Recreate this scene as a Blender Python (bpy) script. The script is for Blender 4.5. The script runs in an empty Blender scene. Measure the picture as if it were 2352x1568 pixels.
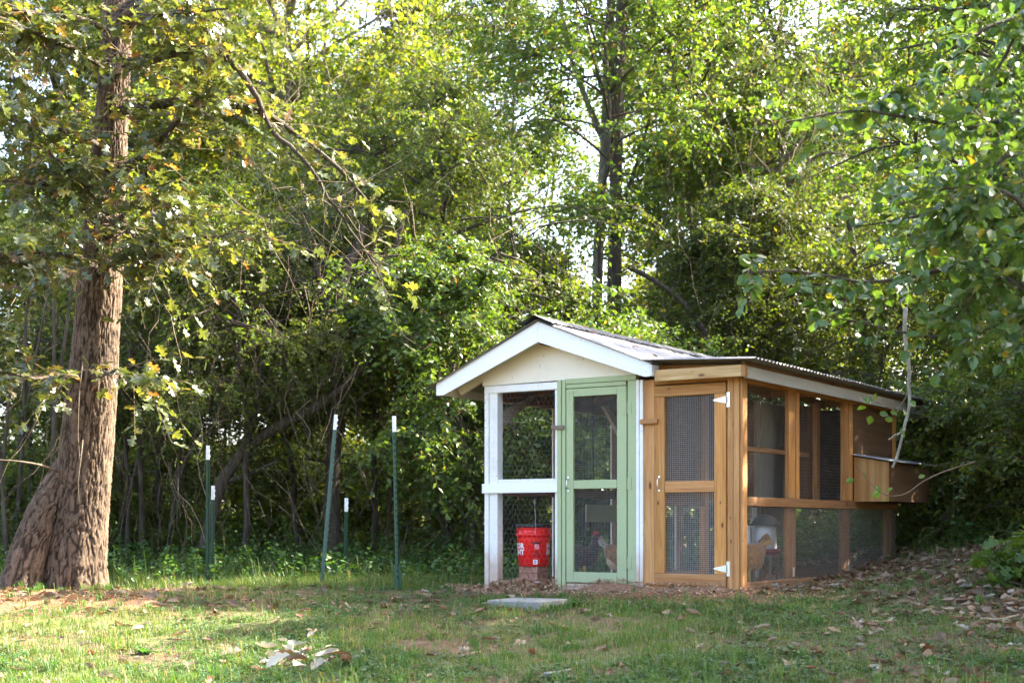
import bpy, bmesh, math, random
import numpy as np
from mathutils import Vector, Matrix, noise as mnoise

SC = bpy.context.scene
COL = SC.collection
R = math.radians
rng = np.random.default_rng(7)
random.seed(7)

# ------------------------------------------------------------------ camera, sky, sun, exposure
CAM_Z = 0.53
cam_d = bpy.data.cameras.new('camera')
cam = bpy.data.objects.new('camera', cam_d)
COL.objects.link(cam)
cam.location = (0, 0, CAM_Z)
cam.rotation_euler = (R(90), 0, 0)
cam_d.lens = 50
cam_d.sensor_width = 36
cam_d.shift_y = 0.179
cam_d.clip_start = 0.1
cam_d.clip_end = 2000
cam_d.dof.use_dof = True
cam_d.dof.focus_distance = 11.3
cam_d.dof.aperture_fstop = 3.2
SC.camera = cam

SUN_EL = R(37)
SUN_DIR = Vector((0.90, 0.42, 0)).normalized() * math.cos(SUN_EL) + Vector((0, 0, math.sin(SUN_EL)))
world = bpy.data.worlds.new('World')
SC.world = world
world.use_nodes = True
wn = world.node_tree.nodes
wl = world.node_tree.links
wn.clear()
wo = wn.new('ShaderNodeOutputWorld')
wb = wn.new('ShaderNodeBackground')
sky = wn.new('ShaderNodeTexSky')
sky.sky_type = 'NISHITA'
sky.sun_disc = False
sky.sun_elevation = SUN_EL
sky.sun_rotation = math.atan2(SUN_DIR.x, SUN_DIR.y)
sky.air_density = 0.8
sky.dust_density = 4.0
sky.ozone_density = 0.4
wb.inputs['Strength'].default_value = 0.15
wl.new(sky.outputs[0], wb.inputs[0])
wl.new(wb.outputs[0], wo.inputs[0])

sun_d = bpy.data.lights.new('sun', 'SUN')
sun_d.energy = 5.0
sun_d.angle = R(0.5)
sun_d.color = (1.0, 0.93, 0.80)
sun = bpy.data.objects.new('sun', sun_d)
sun.rotation_euler = SUN_DIR.to_track_quat('Z', 'Y').to_euler()
sun.location = (20, -6, 20)
COL.objects.link(sun)

SC.view_settings.view_transform = 'Standard'
SC.view_settings.look = 'None'
SC.view_settings.gamma = 1
SC.view_settings.use_curve_mapping = False
SC.view_settings.exposure = 3.1
SC.render.engine = 'CYCLES'
cy = SC.cycles
cy.max_bounces = 7
cy.diffuse_bounces = 4
cy.glossy_bounces = 2
cy.transmission_bounces = 5
cy.transparent_max_bounces = 4
cy.caustics_reflective = False
cy.caustics_refractive = False
cy.use_adaptive_sampling = True
cy.adaptive_threshold = 0.02
cy.use_denoising = True

# ------------------------------------------------------------------ helpers: geometry
F_, HZ, CX = 3267.0, 1205.0, 1176.0


def at(px, py, Y):
    return np.array([(px - CX) / F_ * Y, Y, CAM_Z - (py - HZ) / F_ * Y])


def sstep(a, b, x):
    t = np.clip((np.asarray(x, float) - a) / (b - a), 0, 1)
    return t * t * (3 - 2 * t)


def gz(X, Y):
    X = np.asarray(X, float)
    Y = np.asarray(Y, float)
    z = 0.075 * (np.minimum(Y, 11.5) - 11.5)
    z = z - 0.07 * (1 - sstep(0.0, 1.8, X))
    z = z + 0.34 * sstep(2.4, 5.0, X) * sstep(9.0, 13.5, Y)
    z = z - 0.02 * np.clip(Y - 17, 0, 25)
    return z


def on_ground(px, py):
    lo, hi = 3.0, 40.0
    for _ in range(50):
        m = (lo + hi) / 2
        p = at(px, py, m)
        if p[2] > gz(p[0], m):
            lo = m
        else:
            hi = m
    p = at(px, py, lo)
    return p


def _hash(ix, iy, iz):
    h = (ix * 374761393 + iy * 668265263 + iz * 2147483647 + 12345) & 0xFFFFFFFF
    h = ((h ^ (h >> 13)) * 1274126177) & 0xFFFFFFFF
    return ((h ^ (h >> 16)) & 0xFFFF) / 65535.0


def vnoise(x, y, z=0.0):
    x = np.asarray(x, float); y = np.asarray(y, float); z = np.asarray(z, float) + 0 * x
    ix, iy, iz = np.floor(x).astype(np.int64), np.floor(y).astype(np.int64), np.floor(z).astype(np.int64)
    fx, fy, fz = x - ix, y - iy, z - iz
    fx = fx * fx * (3 - 2 * fx); fy = fy * fy * (3 - 2 * fy); fz = fz * fz * (3 - 2 * fz)
    out = 0
    for a in (0, 1):
        for b in (0, 1):
            for c in (0, 1):
                w = (fx if a else 1 - fx) * (fy if b else 1 - fy) * (fz if c else 1 - fz)
                out = out + w * _hash(ix + a, iy + b, iz + c)
    return out


def fbm(x, y, z=0.0, o=3):
    s = 0; a = 0.5
    for k in range(o):
        s = s + a * vnoise(x * 2 ** k + 17 * k, y * 2 ** k + 31 * k, np.asarray(z) * 2 ** k)
        a *= 0.5
    return s / (1 - 0.5 ** o)


def unit(v):
    return v / np.maximum(np.linalg.norm(v, axis=-1, keepdims=True), 1e-9)


class MB:
    """collects vertex and face arrays, builds one mesh"""

    def __init__(self):
        self.v = []; self.f = []; self.n = 0

    def add(self, V, Fc, mi=0, smooth=False):
        V = np.asarray(V, float).reshape(-1, 3)
        Fc = np.asarray(Fc, np.int64)
        self.v.append(V)
        self.f.append((Fc + self.n, mi, smooth))
        self.n += len(V)
        return self

    def box(self, x0, x1, y0, y1, z0, z1, mi=0):
        V = [(x, y, z) for x in (x0, x1) for y in (y0, y1) for z in (z0, z1)]
        Fc = [(0, 1, 3, 2), (4, 6, 7, 5), (0, 4, 5, 1), (2, 3, 7, 6), (0, 2, 6, 4), (1, 5, 7, 3)]
        return self.add(V, Fc, mi)

    def mesh(self, name, mats):
        V = np.concatenate(self.v)
        tot = sum(f.size for f, _, _ in self.f)
        npoly = sum(len(f) for f, _, _ in self.f)
        me = bpy.data.meshes.new(name)
        me.vertices.add(len(V))
        me.vertices.foreach_set('co', V.astype(np.float32).ravel())
        me.loops.add(tot)
        me.polygons.add(npoly)
        me.loops.foreach_set('vertex_index', np.concatenate([f.ravel() for f, _, _ in self.f]).astype(np.int32))
        sizes = np.concatenate([np.full(len(f), f.shape[1]) for f, _, _ in self.f])
        starts = np.concatenate([[0], np.cumsum(sizes)[:-1]])
        me.polygons.foreach_set('loop_start', starts.astype(np.int32))
        me.polygons.foreach_set('material_index', np.concatenate([np.full(len(f), m) for f, m, _ in self.f]).astype(np.int32))
        me.polygons.foreach_set('use_smooth', np.concatenate([np.full(len(f), s) for f, _, s in self.f]).astype(bool))
        for m in (mats if isinstance(mats, (list, tuple)) else [mats]):
            me.materials.append(m)
        me.update(calc_edges=True)
        me.validate()
        return me


def tubes(mb, P, Rd, S=5, mi=0, smooth=True, cap=False):
    """P (N,K,3) polylines, Rd (N,K) radii"""
    P = np.asarray(P, float); Rd = np.asarray(Rd, float)
    if P.ndim == 2:
        P = P[None]; Rd = Rd[None]
    N, K, _ = P.shape
    T = unit(np.gradient(P, axis=1))
    ax = T[:, 0]
    ref = np.where(np.abs(ax[:, 2:3]) > 0.75, np.array([[1.0, 0.13, 0]]), np.array([[0.1, 0, 1.0]]))
    n1 = unit(np.cross(T, ref[:, None, :]))
    n2 = np.cross(T, n1)
    a = np.arange(S) * 2 * np.pi / S
    ring = P[:, :, None, :] + Rd[:, :, None, None] * (np.cos(a)[None, None, :, None] * n1[:, :, None, :] + np.sin(a)[None, None, :, None] * n2[:, :, None, :])
    base = (np.arange(N)[:, None, None] * K + np.arange(K - 1)[None, :, None]) * S
    j = np.arange(S)[None, None, :]; j2 = (j + 1) % S
    Fc = np.stack([base + j, base + j2, base + S + j2, base + S + j], -1).reshape(-1, 4)
    mb.add(ring.reshape(-1, 3), Fc, mi, smooth)
    if cap:
        for e in (0, K - 1):
            idx = (np.arange(N)[:, None] * K + e) * S + np.arange(S)[None]
            if e == 0:
                idx = idx[:, ::-1]
            mb.f.append((idx + mb.n - N * K * S, mi, False))
    return mb


# leaf templates: (along, side, up), triangles
LEAF_Q = (np.array([(0, 0, 0), (.45, .30, .06), (1, 0, -.04), (.45, -.30, .06)]), np.array([(0, 2, 1), (0, 3, 2)]))
LEAF_O = (np.array([(0, 0, 0), (.18, .25, .05), (.5, .36, .08), (.8, .2, .03), (1, 0, -.1), (.8, -.2, .03), (.5, -.36, .08), (.18, -.25, .05), (.5, 0, -.01)]),
          np.array([(0, 8, 1), (1, 8, 2), (2, 8, 3), (3, 8, 4), (4, 8, 5), (5, 8, 6), (6, 8, 7), (7, 8, 0)]))
_ok = [(0, 0.015), (.12, .05), (.2, .2), (.3, .23), (.34, .1), (.46, .14), (.55, .36), (.66, .36), (.68, .14), (.8, .24), (.88, .19), (.9, .08), (1, 0)]
_okv = [(a, s, .05 * abs(s) / .36 + .02 * math.sin(9 * a)) for a, s in _ok] + [(a, -s, .05 * abs(s) / .36 + .02 * math.cos(8 * a)) for a, s in _ok[:-1]] + [(a, 0, -.06 * a * a) for a, s in _ok]
_okf = []
for _i in range(12):
    m0, m1 = 25 + _i, 26 + _i
    _okf += [(m0, m1, _i + 1), (m0, _i + 1, _i)]
    l0 = 13 + _i; l1 = 13 + _i + 1 if _i < 11 else 12
    _okf += [(m0, l0, l1), (m0, l1, m1)]
LEAF_OAK = (np.array(_okv), np.array(_okf))


def add_leaves(mb, pos, axis, nrm, size, tpl, mi=0, curl=0.0, smooth=False):
    tv, tf = tpl
    axis = unit(axis)
    side = unit(np.cross(nrm, axis))
    n = np.cross(axis, side)
    size = np.broadcast_to(size, (len(pos),))
    tvv = tv.copy()
    if curl:
        tvv = tvv.copy(); tvv[:, 2] += curl * (tvv[:, 0] - .4) ** 2 * 2 + curl * tvv[:, 1] ** 2 * 4
    V = pos[:, None, :] + size[:, None, None] * (tvv[None, :, 0:1] * axis[:, None] + tvv[None, :, 1:2] * side[:, None] + tvv[None, :, 2:3] * n[:, None])
    k = len(tv)
    Fc = (np.arange(len(pos))[:, None, None] * k + tf[None]).reshape(-1, 3)
    mb.add(V.reshape(-1, 3), Fc, mi, smooth)


# ------------------------------------------------------------------ helpers: objects
def link(o):
    COL.objects.link(o)
    return o


def thing(name, label, cat, loc=(0, 0, 0), rz=0.0, group=None, me=None):
    o = bpy.data.objects.new(name, me)
    o.location = loc
    o.rotation_euler = (0, 0, rz)
    o['label'] = label
    o['category'] = cat
    if group:
        o['group'] = group
    return link(o)


def part(name, me, parent, kind=None, label=None):
    o = bpy.data.objects.new(name, me)
    o.parent = parent
    if kind:
        o['kind'] = kind
    if label:
        o['label'] = label
    return link(o)


def setting(name, me, kind='structure', label=None):
    o = bpy.data.objects.new(name, me)
    o['kind'] = kind
    if label:
        o['label'] = label
    return link(o)


def boxmesh(name, x0, x1, y0, y1, z0, z1, mat, bev=0.003, jit=0.0):
    bm = bmesh.new()
    V = [bm.verts.new((x + random.uniform(-jit, jit), y, z + random.uniform(-jit, jit))) for x in (x0, x1) for y in (y0, y1) for z in (z0, z1)]
    for q in [(0, 1, 3, 2), (4, 6, 7, 5), (0, 4, 5, 1), (2, 3, 7, 6), (0, 2, 6, 4), (1, 5, 7, 3)]:
        bm.faces.new([V[i] for i in q])
    if bev:
        bmesh.ops.bevel(bm, geom=bm.edges[:], offset=bev, segments=1, affect='EDGES', profile=0.5)
    bmesh.ops.recalc_face_normals(bm, faces=bm.faces[:])
    me = bpy.data.meshes.new(name)
    bm.to_mesh(me)
    bm.free()
    me.materials.append(mat)
    return me


def board(name, parent, x0, x1, y0, y1, z0, z1, mat, bev=0.003, label=None):
    return part(name, boxmesh(name, x0, x1, y0, y1, z0, z1, mat, bev), parent, label=label)


def prism(name, pts, y0, y1, mat):
    """polygon in x,z extruded along y"""
    n = len(pts)
    mb = MB()
    V = [(x, y0, z) for x, z in pts] + [(x, y1, z) for x, z in pts]
    mb.v.append(np.array(V, float)); mb.n = 2 * n
    mb.f.append((np.array([list(range(n))]), 0, False))
    mb.f.append((np.array([list(range(2 * n - 1, n - 1, -1))]), 0, False))
    mb.f.append((np.array([(i, i + n, (i + 1) % n + n, (i + 1) % n) for i in range(n)]), 0, False))
    me = mb.mesh(name, mat)
    bm = bmesh.new(); bm.from_mesh(me)
    bmesh.ops.recalc_face_normals(bm, faces=bm.faces[:])
    bm.to_mesh(me); bm.free()
    return me


def lathe(mb, prof, S=32, mi=0, c=(0, 0), smooth=True):
    prof = np.array(prof, float)
    a = np.arange(S) * 2 * np.pi / S
    V = np.stack([c[0] + prof[:, 0:1] * np.cos(a), c[1] + prof[:, 0:1] * np.sin(a), prof[:, 1:2] + 0 * a], -1)
    i = np.arange(len(prof) - 1)[:, None] * S; j = np.arange(S)[None]; j2 = (j + 1) % S
    Fc = np.stack([i + j, i + j2, i + S + j2, i + S + j], -1).reshape(-1, 4)
    return mb.add(V.reshape(-1, 3), Fc, mi, smooth)


# ------------------------------------------------------------------ materials
def mat_new(name):
    m = bpy.data.materials.new(name)
    m.use_nodes = True
    nt = m.node_tree
    b = nt.nodes['Principled BSDF']
    return m, nt, b


def nd(nt, t, **kw):
    n = nt.nodes.new(t)
    for k, v in kw.items():
        if hasattr(n, k) and not k[0].isupper():
            setattr(n, k, v)
        else:
            n.inputs[k.replace('_', ' ')].default_value = v
    return n


def ramp(nt, fac, stops):
    r = nt.nodes.new('ShaderNodeValToRGB')
    while len(r.color_ramp.elements) < len(stops):
        r.color_ramp.elements.new(0.5)
    for e, (p, c) in zip(r.color_ramp.elements, stops):
        e.position = p
        e.color = (*c, 1) if len(c) == 3 else c
    nt.links.new(fac, r.inputs[0])
    return r.outputs[0]


def mixc(nt, fac, a, b, mode='MIX'):
    m = nt.nodes.new('ShaderNodeMix')
    m.data_type = 'RGBA'
    m.blend_type = mode
    for sock, v in ((m.inputs[0], fac), (m.inputs[6], a), (m.inputs[7], b)):
        if hasattr(v, 'is_linked'):
            nt.links.new(v, sock)
        else:
            sock.default_value = v if not isinstance(v, tuple) or len(v) == 4 else (*v, 1)
    return m.outputs[2]


def noise_tex(nt, scale, detail=4, rough=.6, vec=None, mapping=None, distort=0):
    n = nt.nodes.new('ShaderNodeTexNoise')
    n.inputs['Scale'].default_value = scale
    n.inputs['Detail'].default_value = detail
    n.inputs['Roughness'].default_value = rough
    n.inputs['Distortion'].default_value = distort
    if vec is not None:
        nt.links.new(vec, n.inputs['Vector'])
    return n.outputs[0]


def objvec(nt, scale=(1, 1, 1), rnd=True):
    tc = nt.nodes.new('ShaderNodeTexCoord')
    mp = nt.nodes.new('ShaderNodeMapping')
    mp.inputs['Scale'].default_value = scale
    nt.links.new(tc.outputs['Object'], mp.inputs['Vector'])
    if rnd:
        oi = nt.nodes.new('ShaderNodeObjectInfo')
        mm = nt.nodes.new('ShaderNodeMath'); mm.operation = 'MULTIPLY'; mm.inputs[1].default_value = 37.0
        nt.links.new(oi.outputs['Random'], mm.inputs[0])
        cb = nt.nodes.new('ShaderNodeCombineXYZ')
        for i in range(3):
            nt.links.new(mm.outputs[0], cb.inputs[i])
        nt.links.new(cb.outputs[0], mp.inputs['Location'])
    return mp.outputs[0]


def bump(nt, b, h, strength=.3, dist=.01):
    bp = nt.nodes.new('ShaderNodeBump')
    bp.inputs['Strength'].default_value = strength
    bp.inputs['Distance'].default_value = dist
    nt.links.new(h, bp.inputs['Height'])
    nt.links.new(bp.outputs[0], b.inputs['Normal'])


def leaf_mat(name, stops, trans=.4, rough=.42, tint=(1.35, 1.25, .5), spec=.5, tree_var=.25):
    m, nt, b = mat_new(name)
    g = nt.nodes.new('ShaderNodeNewGeometry')
    c = ramp(nt, g.outputs['Random Per Island'], stops)
    oi = nt.nodes.new('ShaderNodeObjectInfo')
    hs = nt.nodes.new('ShaderNodeHueSaturation')
    mr = nt.nodes.new('ShaderNodeMapRange')
    mr.inputs['To Min'].default_value = 1 - tree_var; mr.inputs['To Max'].default_value = 1 + tree_var
    nt.links.new(oi.outputs['Random'], mr.inputs['Value'])
    nt.links.new(mr.outputs[0], hs.inputs['Value'])
    nt.links.new(c, hs.inputs['Color'])
    c = hs.outputs[0]
    # veins and mottling, fine
    n = noise_tex(nt, 60, 2, .6, objvec(nt, rnd=False))
    c = mixc(nt, .35, c, ramp(nt, n, [(.3, (.45, .45, .4)), (.7, (1.3, 1.3, 1.2))]), 'MULTIPLY')
    nt.links.new(c, b.inputs['Base Color'])
    b.inputs['Roughness'].default_value = rough
    b.inputs['Specular IOR Level'].default_value = spec
    tr = nt.nodes.new('ShaderNodeBsdfTranslucent')
    nt.links.new(mixc(nt, 1.0, c, tint, 'MULTIPLY'), tr.inputs['Color'])
    mx = nt.nodes.new('ShaderNodeMixShader')
    mx.inputs[0].default_value = trans
    nt.links.new(b.outputs[0], mx.inputs[1]); nt.links.new(tr.outputs[0], mx.inputs[2])
    nt.links.new(mx.outputs[0], nt.nodes['Material Output'].inputs['Surface'])
    return m


def bark_mat(name, c0, c1, c2, scale=14, stretch=.18, bstr=.8, bd=.03):
    m, nt, b = mat_new(name)
    v = objvec(nt, (1, 1, stretch))
    n = noise_tex(nt, scale, 6, .7, v, distort=.6)
    n2 = noise_tex(nt, 2.2, 3, .6, objvec(nt))
    c = ramp(nt, n, [(.3, c0), (.5, c1), (.72, c2)])
    c = mixc(nt, .5, c, ramp(nt, n2, [(.35, (.6, .62, .55)), (.65, (1.25, 1.2, 1.1))]), 'MULTIPLY')
    nt.links.new(c, b.inputs['Base Color'])
    b.inputs['Roughness'].default_value = .9
    b.inputs['Specular IOR Level'].default_value = .2
    bump(nt, b, n, bstr, bd)
    return m


def wood_mat(name, c0, c1, c2, axis='z', rough=.6, knots=True, grain=26, weather=0.0):
    m, nt, b = mat_new(name)
    s = {'x': (.045, 1, 1), 'y': (1, .045, 1), 'z': (1, 1, .045)}[axis]
    v = objvec(nt, s)
    n = noise_tex(nt, grain, 5, .6, v, distort=1.2)
    fine = noise_tex(nt, 150, 2, .5, v)
    c = ramp(nt, n, [(.3, c0), (.5, c1), (.7, c2)])
    oi = nt.nodes.new('ShaderNodeObjectInfo')
    hs = nt.nodes.new('ShaderNodeHueSaturation')
    mr = nt.nodes.new('ShaderNodeMapRange'); mr.inputs['To Min'].default_value = .72; mr.inputs['To Max'].default_value = 1.12
    nt.links.new(oi.outputs['Random'], mr.inputs['Value']); nt.links.new(mr.outputs[0], hs.inputs['Value']); nt.links.new(c, hs.inputs['Color'])
    c = mixc(nt, .25, hs.outputs[0], ramp(nt, fine, [(.3, (.5, .45, .4)), (.7, (1.2, 1.2, 1.2))]), 'MULTIPLY')
    if knots:
        sx = nt.nodes.new('ShaderNodeSeparateXYZ'); nt.links.new(objvec(nt), sx.inputs[0])
        au = nt.nodes.new('ShaderNodeMath'); au.operation = 'ADD'
        nt.links.new(sx.outputs[0], au.inputs[0]); nt.links.new(sx.outputs[1], au.inputs[1])
        cb = nt.nodes.new('ShaderNodeCombineXYZ')
        su = nt.nodes.new('ShaderNodeMath'); su.operation = 'MULTIPLY'; su.inputs[1].default_value = 1 if axis == 'z' else .4
        sv = nt.nodes.new('ShaderNodeMath'); sv.operation = 'MULTIPLY'; sv.inputs[1].default_value = .4 if axis == 'z' else 1
        nt.links.new(au.outputs[0], su.inputs[0]); nt.links.new(sx.outputs[2], sv.inputs[0])
        nt.links.new(su.outputs[0], cb.inputs[0]); nt.links.new(sv.outputs[0], cb.inputs[1])
        vo = nt.nodes.new('ShaderNodeTexVoronoi')
        vo.voronoi_dimensions = '2D'
        vo.inputs['Scale'].default_value = 8.0
        nt.links.new(cb.outputs[0], vo.inputs['Vector'])
        sc_ = nt.nodes.new('ShaderNodeSeparateColor'); nt.links.new(vo.outputs['Color'], sc_.inputs[0])
        gr = nt.nodes.new('ShaderNodeMath'); gr.operation = 'SUBTRACT'; gr.inputs[1].default_value = .56; gr.use_clamp = True
        nt.links.new(sc_.outputs[0], gr.inputs[0])
        gs = nt.nodes.new('ShaderNodeMath'); gs.operation = 'MULTIPLY_ADD'; gs.inputs[1].default_value = 2.4; gs.inputs[2].default_value = .02
        nt.links.new(gr.outputs[0], gs.inputs[0])
        dv = nt.nodes.new('ShaderNodeMath'); dv.operation = 'DIVIDE'
        nt.links.new(vo.outputs['Distance'], dv.inputs[0]); nt.links.new(gs.outputs[0], dv.inputs[1])
        kf = ramp(nt, dv.outputs[0], [(.06, (1, 1, 1)), (.09, (.72, .72, .72)), (.125, (.12, .12, .12)), (.2, (0, 0, 0))])
        c = mixc(nt, kf, c, tuple(x * f_ for x, f_ in zip(c0, (.36, .3, .3))))
    if weather:
        w = noise_tex(nt, 3.5, 4, .65, objvec(nt))
        c = mixc(nt, ramp(nt, w, [(.45, (0, 0, 0)), (.75, (weather,) * 3)]), c, (.2, .17, .14))
    nt.links.new(c, b.inputs['Base Color'])
    b.inputs['Roughness'].default_value = rough
    b.inputs['Specular IOR Level'].default_value = .3
    bump(nt, b, n, .25, .004)
    return m


def paint_mat(name, col, dirt=(.35, .28, .2), amount=.5, rough=.5, low=None):
    m, nt, b = mat_new(name)
    n = noise_tex(nt, 5, 6, .7, objvec(nt))
    f = noise_tex(nt, 90, 3, .6, objvec(nt, (1, 1, .25)))
    c = mixc(nt, ramp(nt, n, [(.5, (0, 0, 0)), (.85, (amount,) * 3)]), col, dirt)
    sp = noise_tex(nt, 38, 2, .5, objvec(nt))
    c = mixc(nt, ramp(nt, sp, [(.70, (0, 0, 0)), (.76, (.8,) * 3)]), c, tuple(x * .6 for x in dirt))
    if low:   # soil splashed up the lowest part of the boards
        tc = nt.nodes.new('ShaderNodeTexCoord'); sx = nt.nodes.new('ShaderNodeSeparateXYZ')
        nt.links.new(tc.outputs['Object'], sx.inputs[0])
        ad = nt.nodes.new('ShaderNodeMath'); ad.operation = 'MULTIPLY_ADD'; ad.inputs[1].default_value = .55; ad.inputs[2].default_value = -.2
        nt.links.new(n, ad.inputs[0])
        sb = nt.nodes.new('ShaderNodeMath'); sb.operation = 'SUBTRACT'
        nt.links.new(sx.outputs[2], sb.inputs[0]); nt.links.new(ad.outputs[0], sb.inputs[1])
        c = mixc(nt, ramp(nt, sb.outputs[0], [(.0, (.75,) * 3), (.32, (0, 0, 0))]), c, low)
    nt.links.new(c, b.inputs['Base Color'])
    b.inputs['Roughness'].default_value = rough
    bump(nt, b, f, .25, .003)
    return m


def plain_mat(name, col, rough=.5, metal=0, var=.15, scale=20, spec=.5):
    m, nt, b = mat_new(name)
    n = noise_tex(nt, scale, 4, .6, objvec(nt))
    c = mixc(nt, 1.0, col, ramp(nt, n, [(.3, (1 - var,) * 3), (.7, (1 + var,) * 3)]), 'MULTIPLY')
    nt.links.new(c, b.inputs['Base Color'])
    b.inputs['Roughness'].default_value = rough
    b.inputs['Metallic'].default_value = metal
    b.inputs['Specular IOR Level'].default_value = spec
    return m


M = {}
M['white'] = paint_mat('white_paint', (.80, .77, .71), (.42, .34, .27), .45, low=(.42, .26, .16))
M['fascia_white'] = paint_mat('clean_white_paint', (.84, .84, .84), (.5, .46, .42), .25)
M['cream'] = paint_mat('cream_white_paint', (.80, .71, .56), (.5, .42, .33), .4)
M['grey_paint'] = paint_mat('weathered_grey_white_paint', (.40, .385, .35), (.28, .24, .2), .5)  # weathered white-grey, base darkened to carry the shade inside the pen
M['green'] = paint_mat('sage_green_paint', (.365, .42, .215), (.24, .3, .16), .5, low=(.33, .36, .2))
PINE = ((.38, .142, .034), (.55, .24, .06), (.67, .335, .105))
for a in 'xyz':
    M['pine_' + a] = wood_mat('pine_board_' + a, *PINE, axis=a)
    M['pale_' + a] = wood_mat('pale_pine_board_' + a, (.50, .27, .10), (.64, .40, .17), (.72, .50, .25), axis=a)
    M['cedar_' + a] = wood_mat('reddish_pine_board_' + a, (.38, .155, .05), (.51, .24, .082), (.60, .32, .125), axis=a)
    M['old_' + a] = wood_mat('weathered_board_' + a, (.15, .10, .07), (.22, .155, .11), (.30, .22, .165), axis=a, weather=.4, rough=.8)
    M['brown_' + a] = wood_mat('browned_pine_board_' + a, (.20, .085, .03), (.29, .135, .05), (.37, .185, .075), axis=a, rough=.7)  # pine tones lowered to paint in the shade on the side wall
    M['dark_' + a] = wood_mat('dark_stained_board_' + a, (.13, .06, .03), (.19, .095, .045), (.25, .13, .065), axis=a, rough=.75)
M['brace'] = wood_mat('weathered_brown_brace', (.22, .15, .10), (.33, .24, .17), (.42, .33, .25), axis='y', rough=.8)  # weathered brown, colour lightened so the brace looks sunlit
M['ply'] = wood_mat('striped_plywood', (.34, .14, .04), (.54, .27, .085), (.66, .40, .17), axis='z', knots=False, grain=9)
M['ply_brown'] = wood_mat('brown_plywood', (.085, .04, .017), (.13, .065, .03), (.18, .095, .045), axis='y', knots=False, grain=9, rough=.7)  # brown plywood, darkened further to paint in the side's deep shade
M['wire'] = plain_mat('galvanised_wire', (.5, .49, .46), .5, .4, .1)
M['darkwire'] = plain_mat('dull_wire', (.30, .27, .23), .6, .1, .2)
M['steel'] = plain_mat('zinc_plated_steel', (.75, .72, .62), .35, .7, .08)
M['nickel'] = plain_mat('brushed_nickel', (.75, .74, .72), .3, .9, .05)
M['post_green'] = plain_mat('green_enamel', (.012, .05, .022), .42, 0, .25, 30)
M['post_pale'] = plain_mat('faded_green_enamel', (.06, .115, .08), .5, 0, .25, 30)
M['post_white'] = plain_mat('white_enamel', (.82, .82, .80), .4, 0, .06, 30)
M['concrete'] = None
M['red'] = plain_mat('red_plastic', (.82, .012, .010), .28, 0, .08, 6)
M['dullred'] = plain_mat('dusty_red_plastic', (.26, .03, .025), .5, 0, .2, 9)  # darker, browner red than the bucket
M['black'] = plain_mat('black_plastic', (.02, .02, .022), .45, 0, .2)
M['print_white'] = plain_mat('white_print', (.85, .85, .85), .5, 0, .03)
M['print_black'] = plain_mat('black_print', (.06, .015, .015), .5, 0, .1)
M['jar'] = plain_mat('milky_plastic', (.72, .74, .78), .35, 0, .06)
M['darkgreen_plastic'] = plain_mat('dark_grey_green_plastic', (.05, .06, .055), .5)
M['cord'] = plain_mat('black_cord', (.02, .02, .02), .8)
M['bone'] = plain_mat('horn', (.5, .36, .15), .5)
M['comb'] = plain_mat('red_comb', (.55, .03, .025), .6)
M['eye'] = plain_mat('dark_eye', (.01, .008, .006), .15)
M['shank'] = plain_mat('yellow_shank', (.45, .3, .08), .6)


def brick_mat():
    m, nt, b = mat_new('fired_clay_brick')
    n = noise_tex(nt, 25, 6, .7, objvec(nt))
    c = ramp(nt, n, [(.3, (.24, .10, .065)), (.5, (.36, .17, .11)), (.75, (.46, .27, .19))])
    nt.links.new(c, b.inputs['Base Color']); b.inputs['Roughness'].default_value = .9
    bump(nt, b, n, .5, .004)
    return m


M['brick'] = brick_mat()


def concrete_mat():
    m, nt, b = mat_new('pale_concrete')
    n = noise_tex(nt, 9, 6, .7, objvec(nt)); n2 = noise_tex(nt, 160, 3, .7, objvec(nt))
    c = ramp(nt, n, [(.3, (.19, .175, .145)), (.55, (.27, .25, .215)), (.8, (.34, .32, .28))])
    c = mixc(nt, .5, c, ramp(nt, n2, [(.35, (.6,) * 3), (.6, (1.15,) * 3)]), 'MULTIPLY')
    nt.links.new(c, b.inputs['Base Color']); b.inputs['Roughness'].default_value = .9
    bump(nt, b, n2, .4, .004)
    return m


M['concrete'] = concrete_mat()


def roof_mat():
    m, nt, b = mat_new('galvanised_corrugated_sheet')
    n = noise_tex(nt, 3, 6, .75, objvec(nt, (.35, 6, .35)))  # colour streaks down the slope stand in for shading in the grooves
    n2 = noise_tex(nt, 24, 4, .7, objvec(nt))
    c = ramp(nt, n, [(.3, (.08, .08, .085)), (.5, (.175, .175, .182)), (.7, (.29, .29, .295))])
    c = mixc(nt, ramp(nt, n2, [(.6, (0, 0, 0)), (.72, (.55,) * 3)]), c, (.13, .10, .075))
    nt.links.new(c, b.inputs['Base Color']); b.inputs['Roughness'].default_value = .5
    b.inputs['Metallic'].default_value = .2
    return m


def roof_dark_mat():
    m, nt, b = mat_new('mossy_ridge_metal')
    n2 = noise_tex(nt, 18, 6, .75, objvec(nt))
    c = ramp(nt, n2, [(.35, (.03, .028, .025)), (.55, (.10, .10, .10)), (.75, (.24, .24, .25))])
    nt.links.new(c, b.inputs['Base Color']); b.inputs['Roughness'].default_value = .6
    b.inputs['Metallic'].default_value = .2
    return m


M['roof'] = roof_mat()
M['ridge'] = roof_dark_mat()
M['roof_under'] = plain_mat('dull_roof_underside', (.22, .21, .20), .7, .1, .25)


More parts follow.
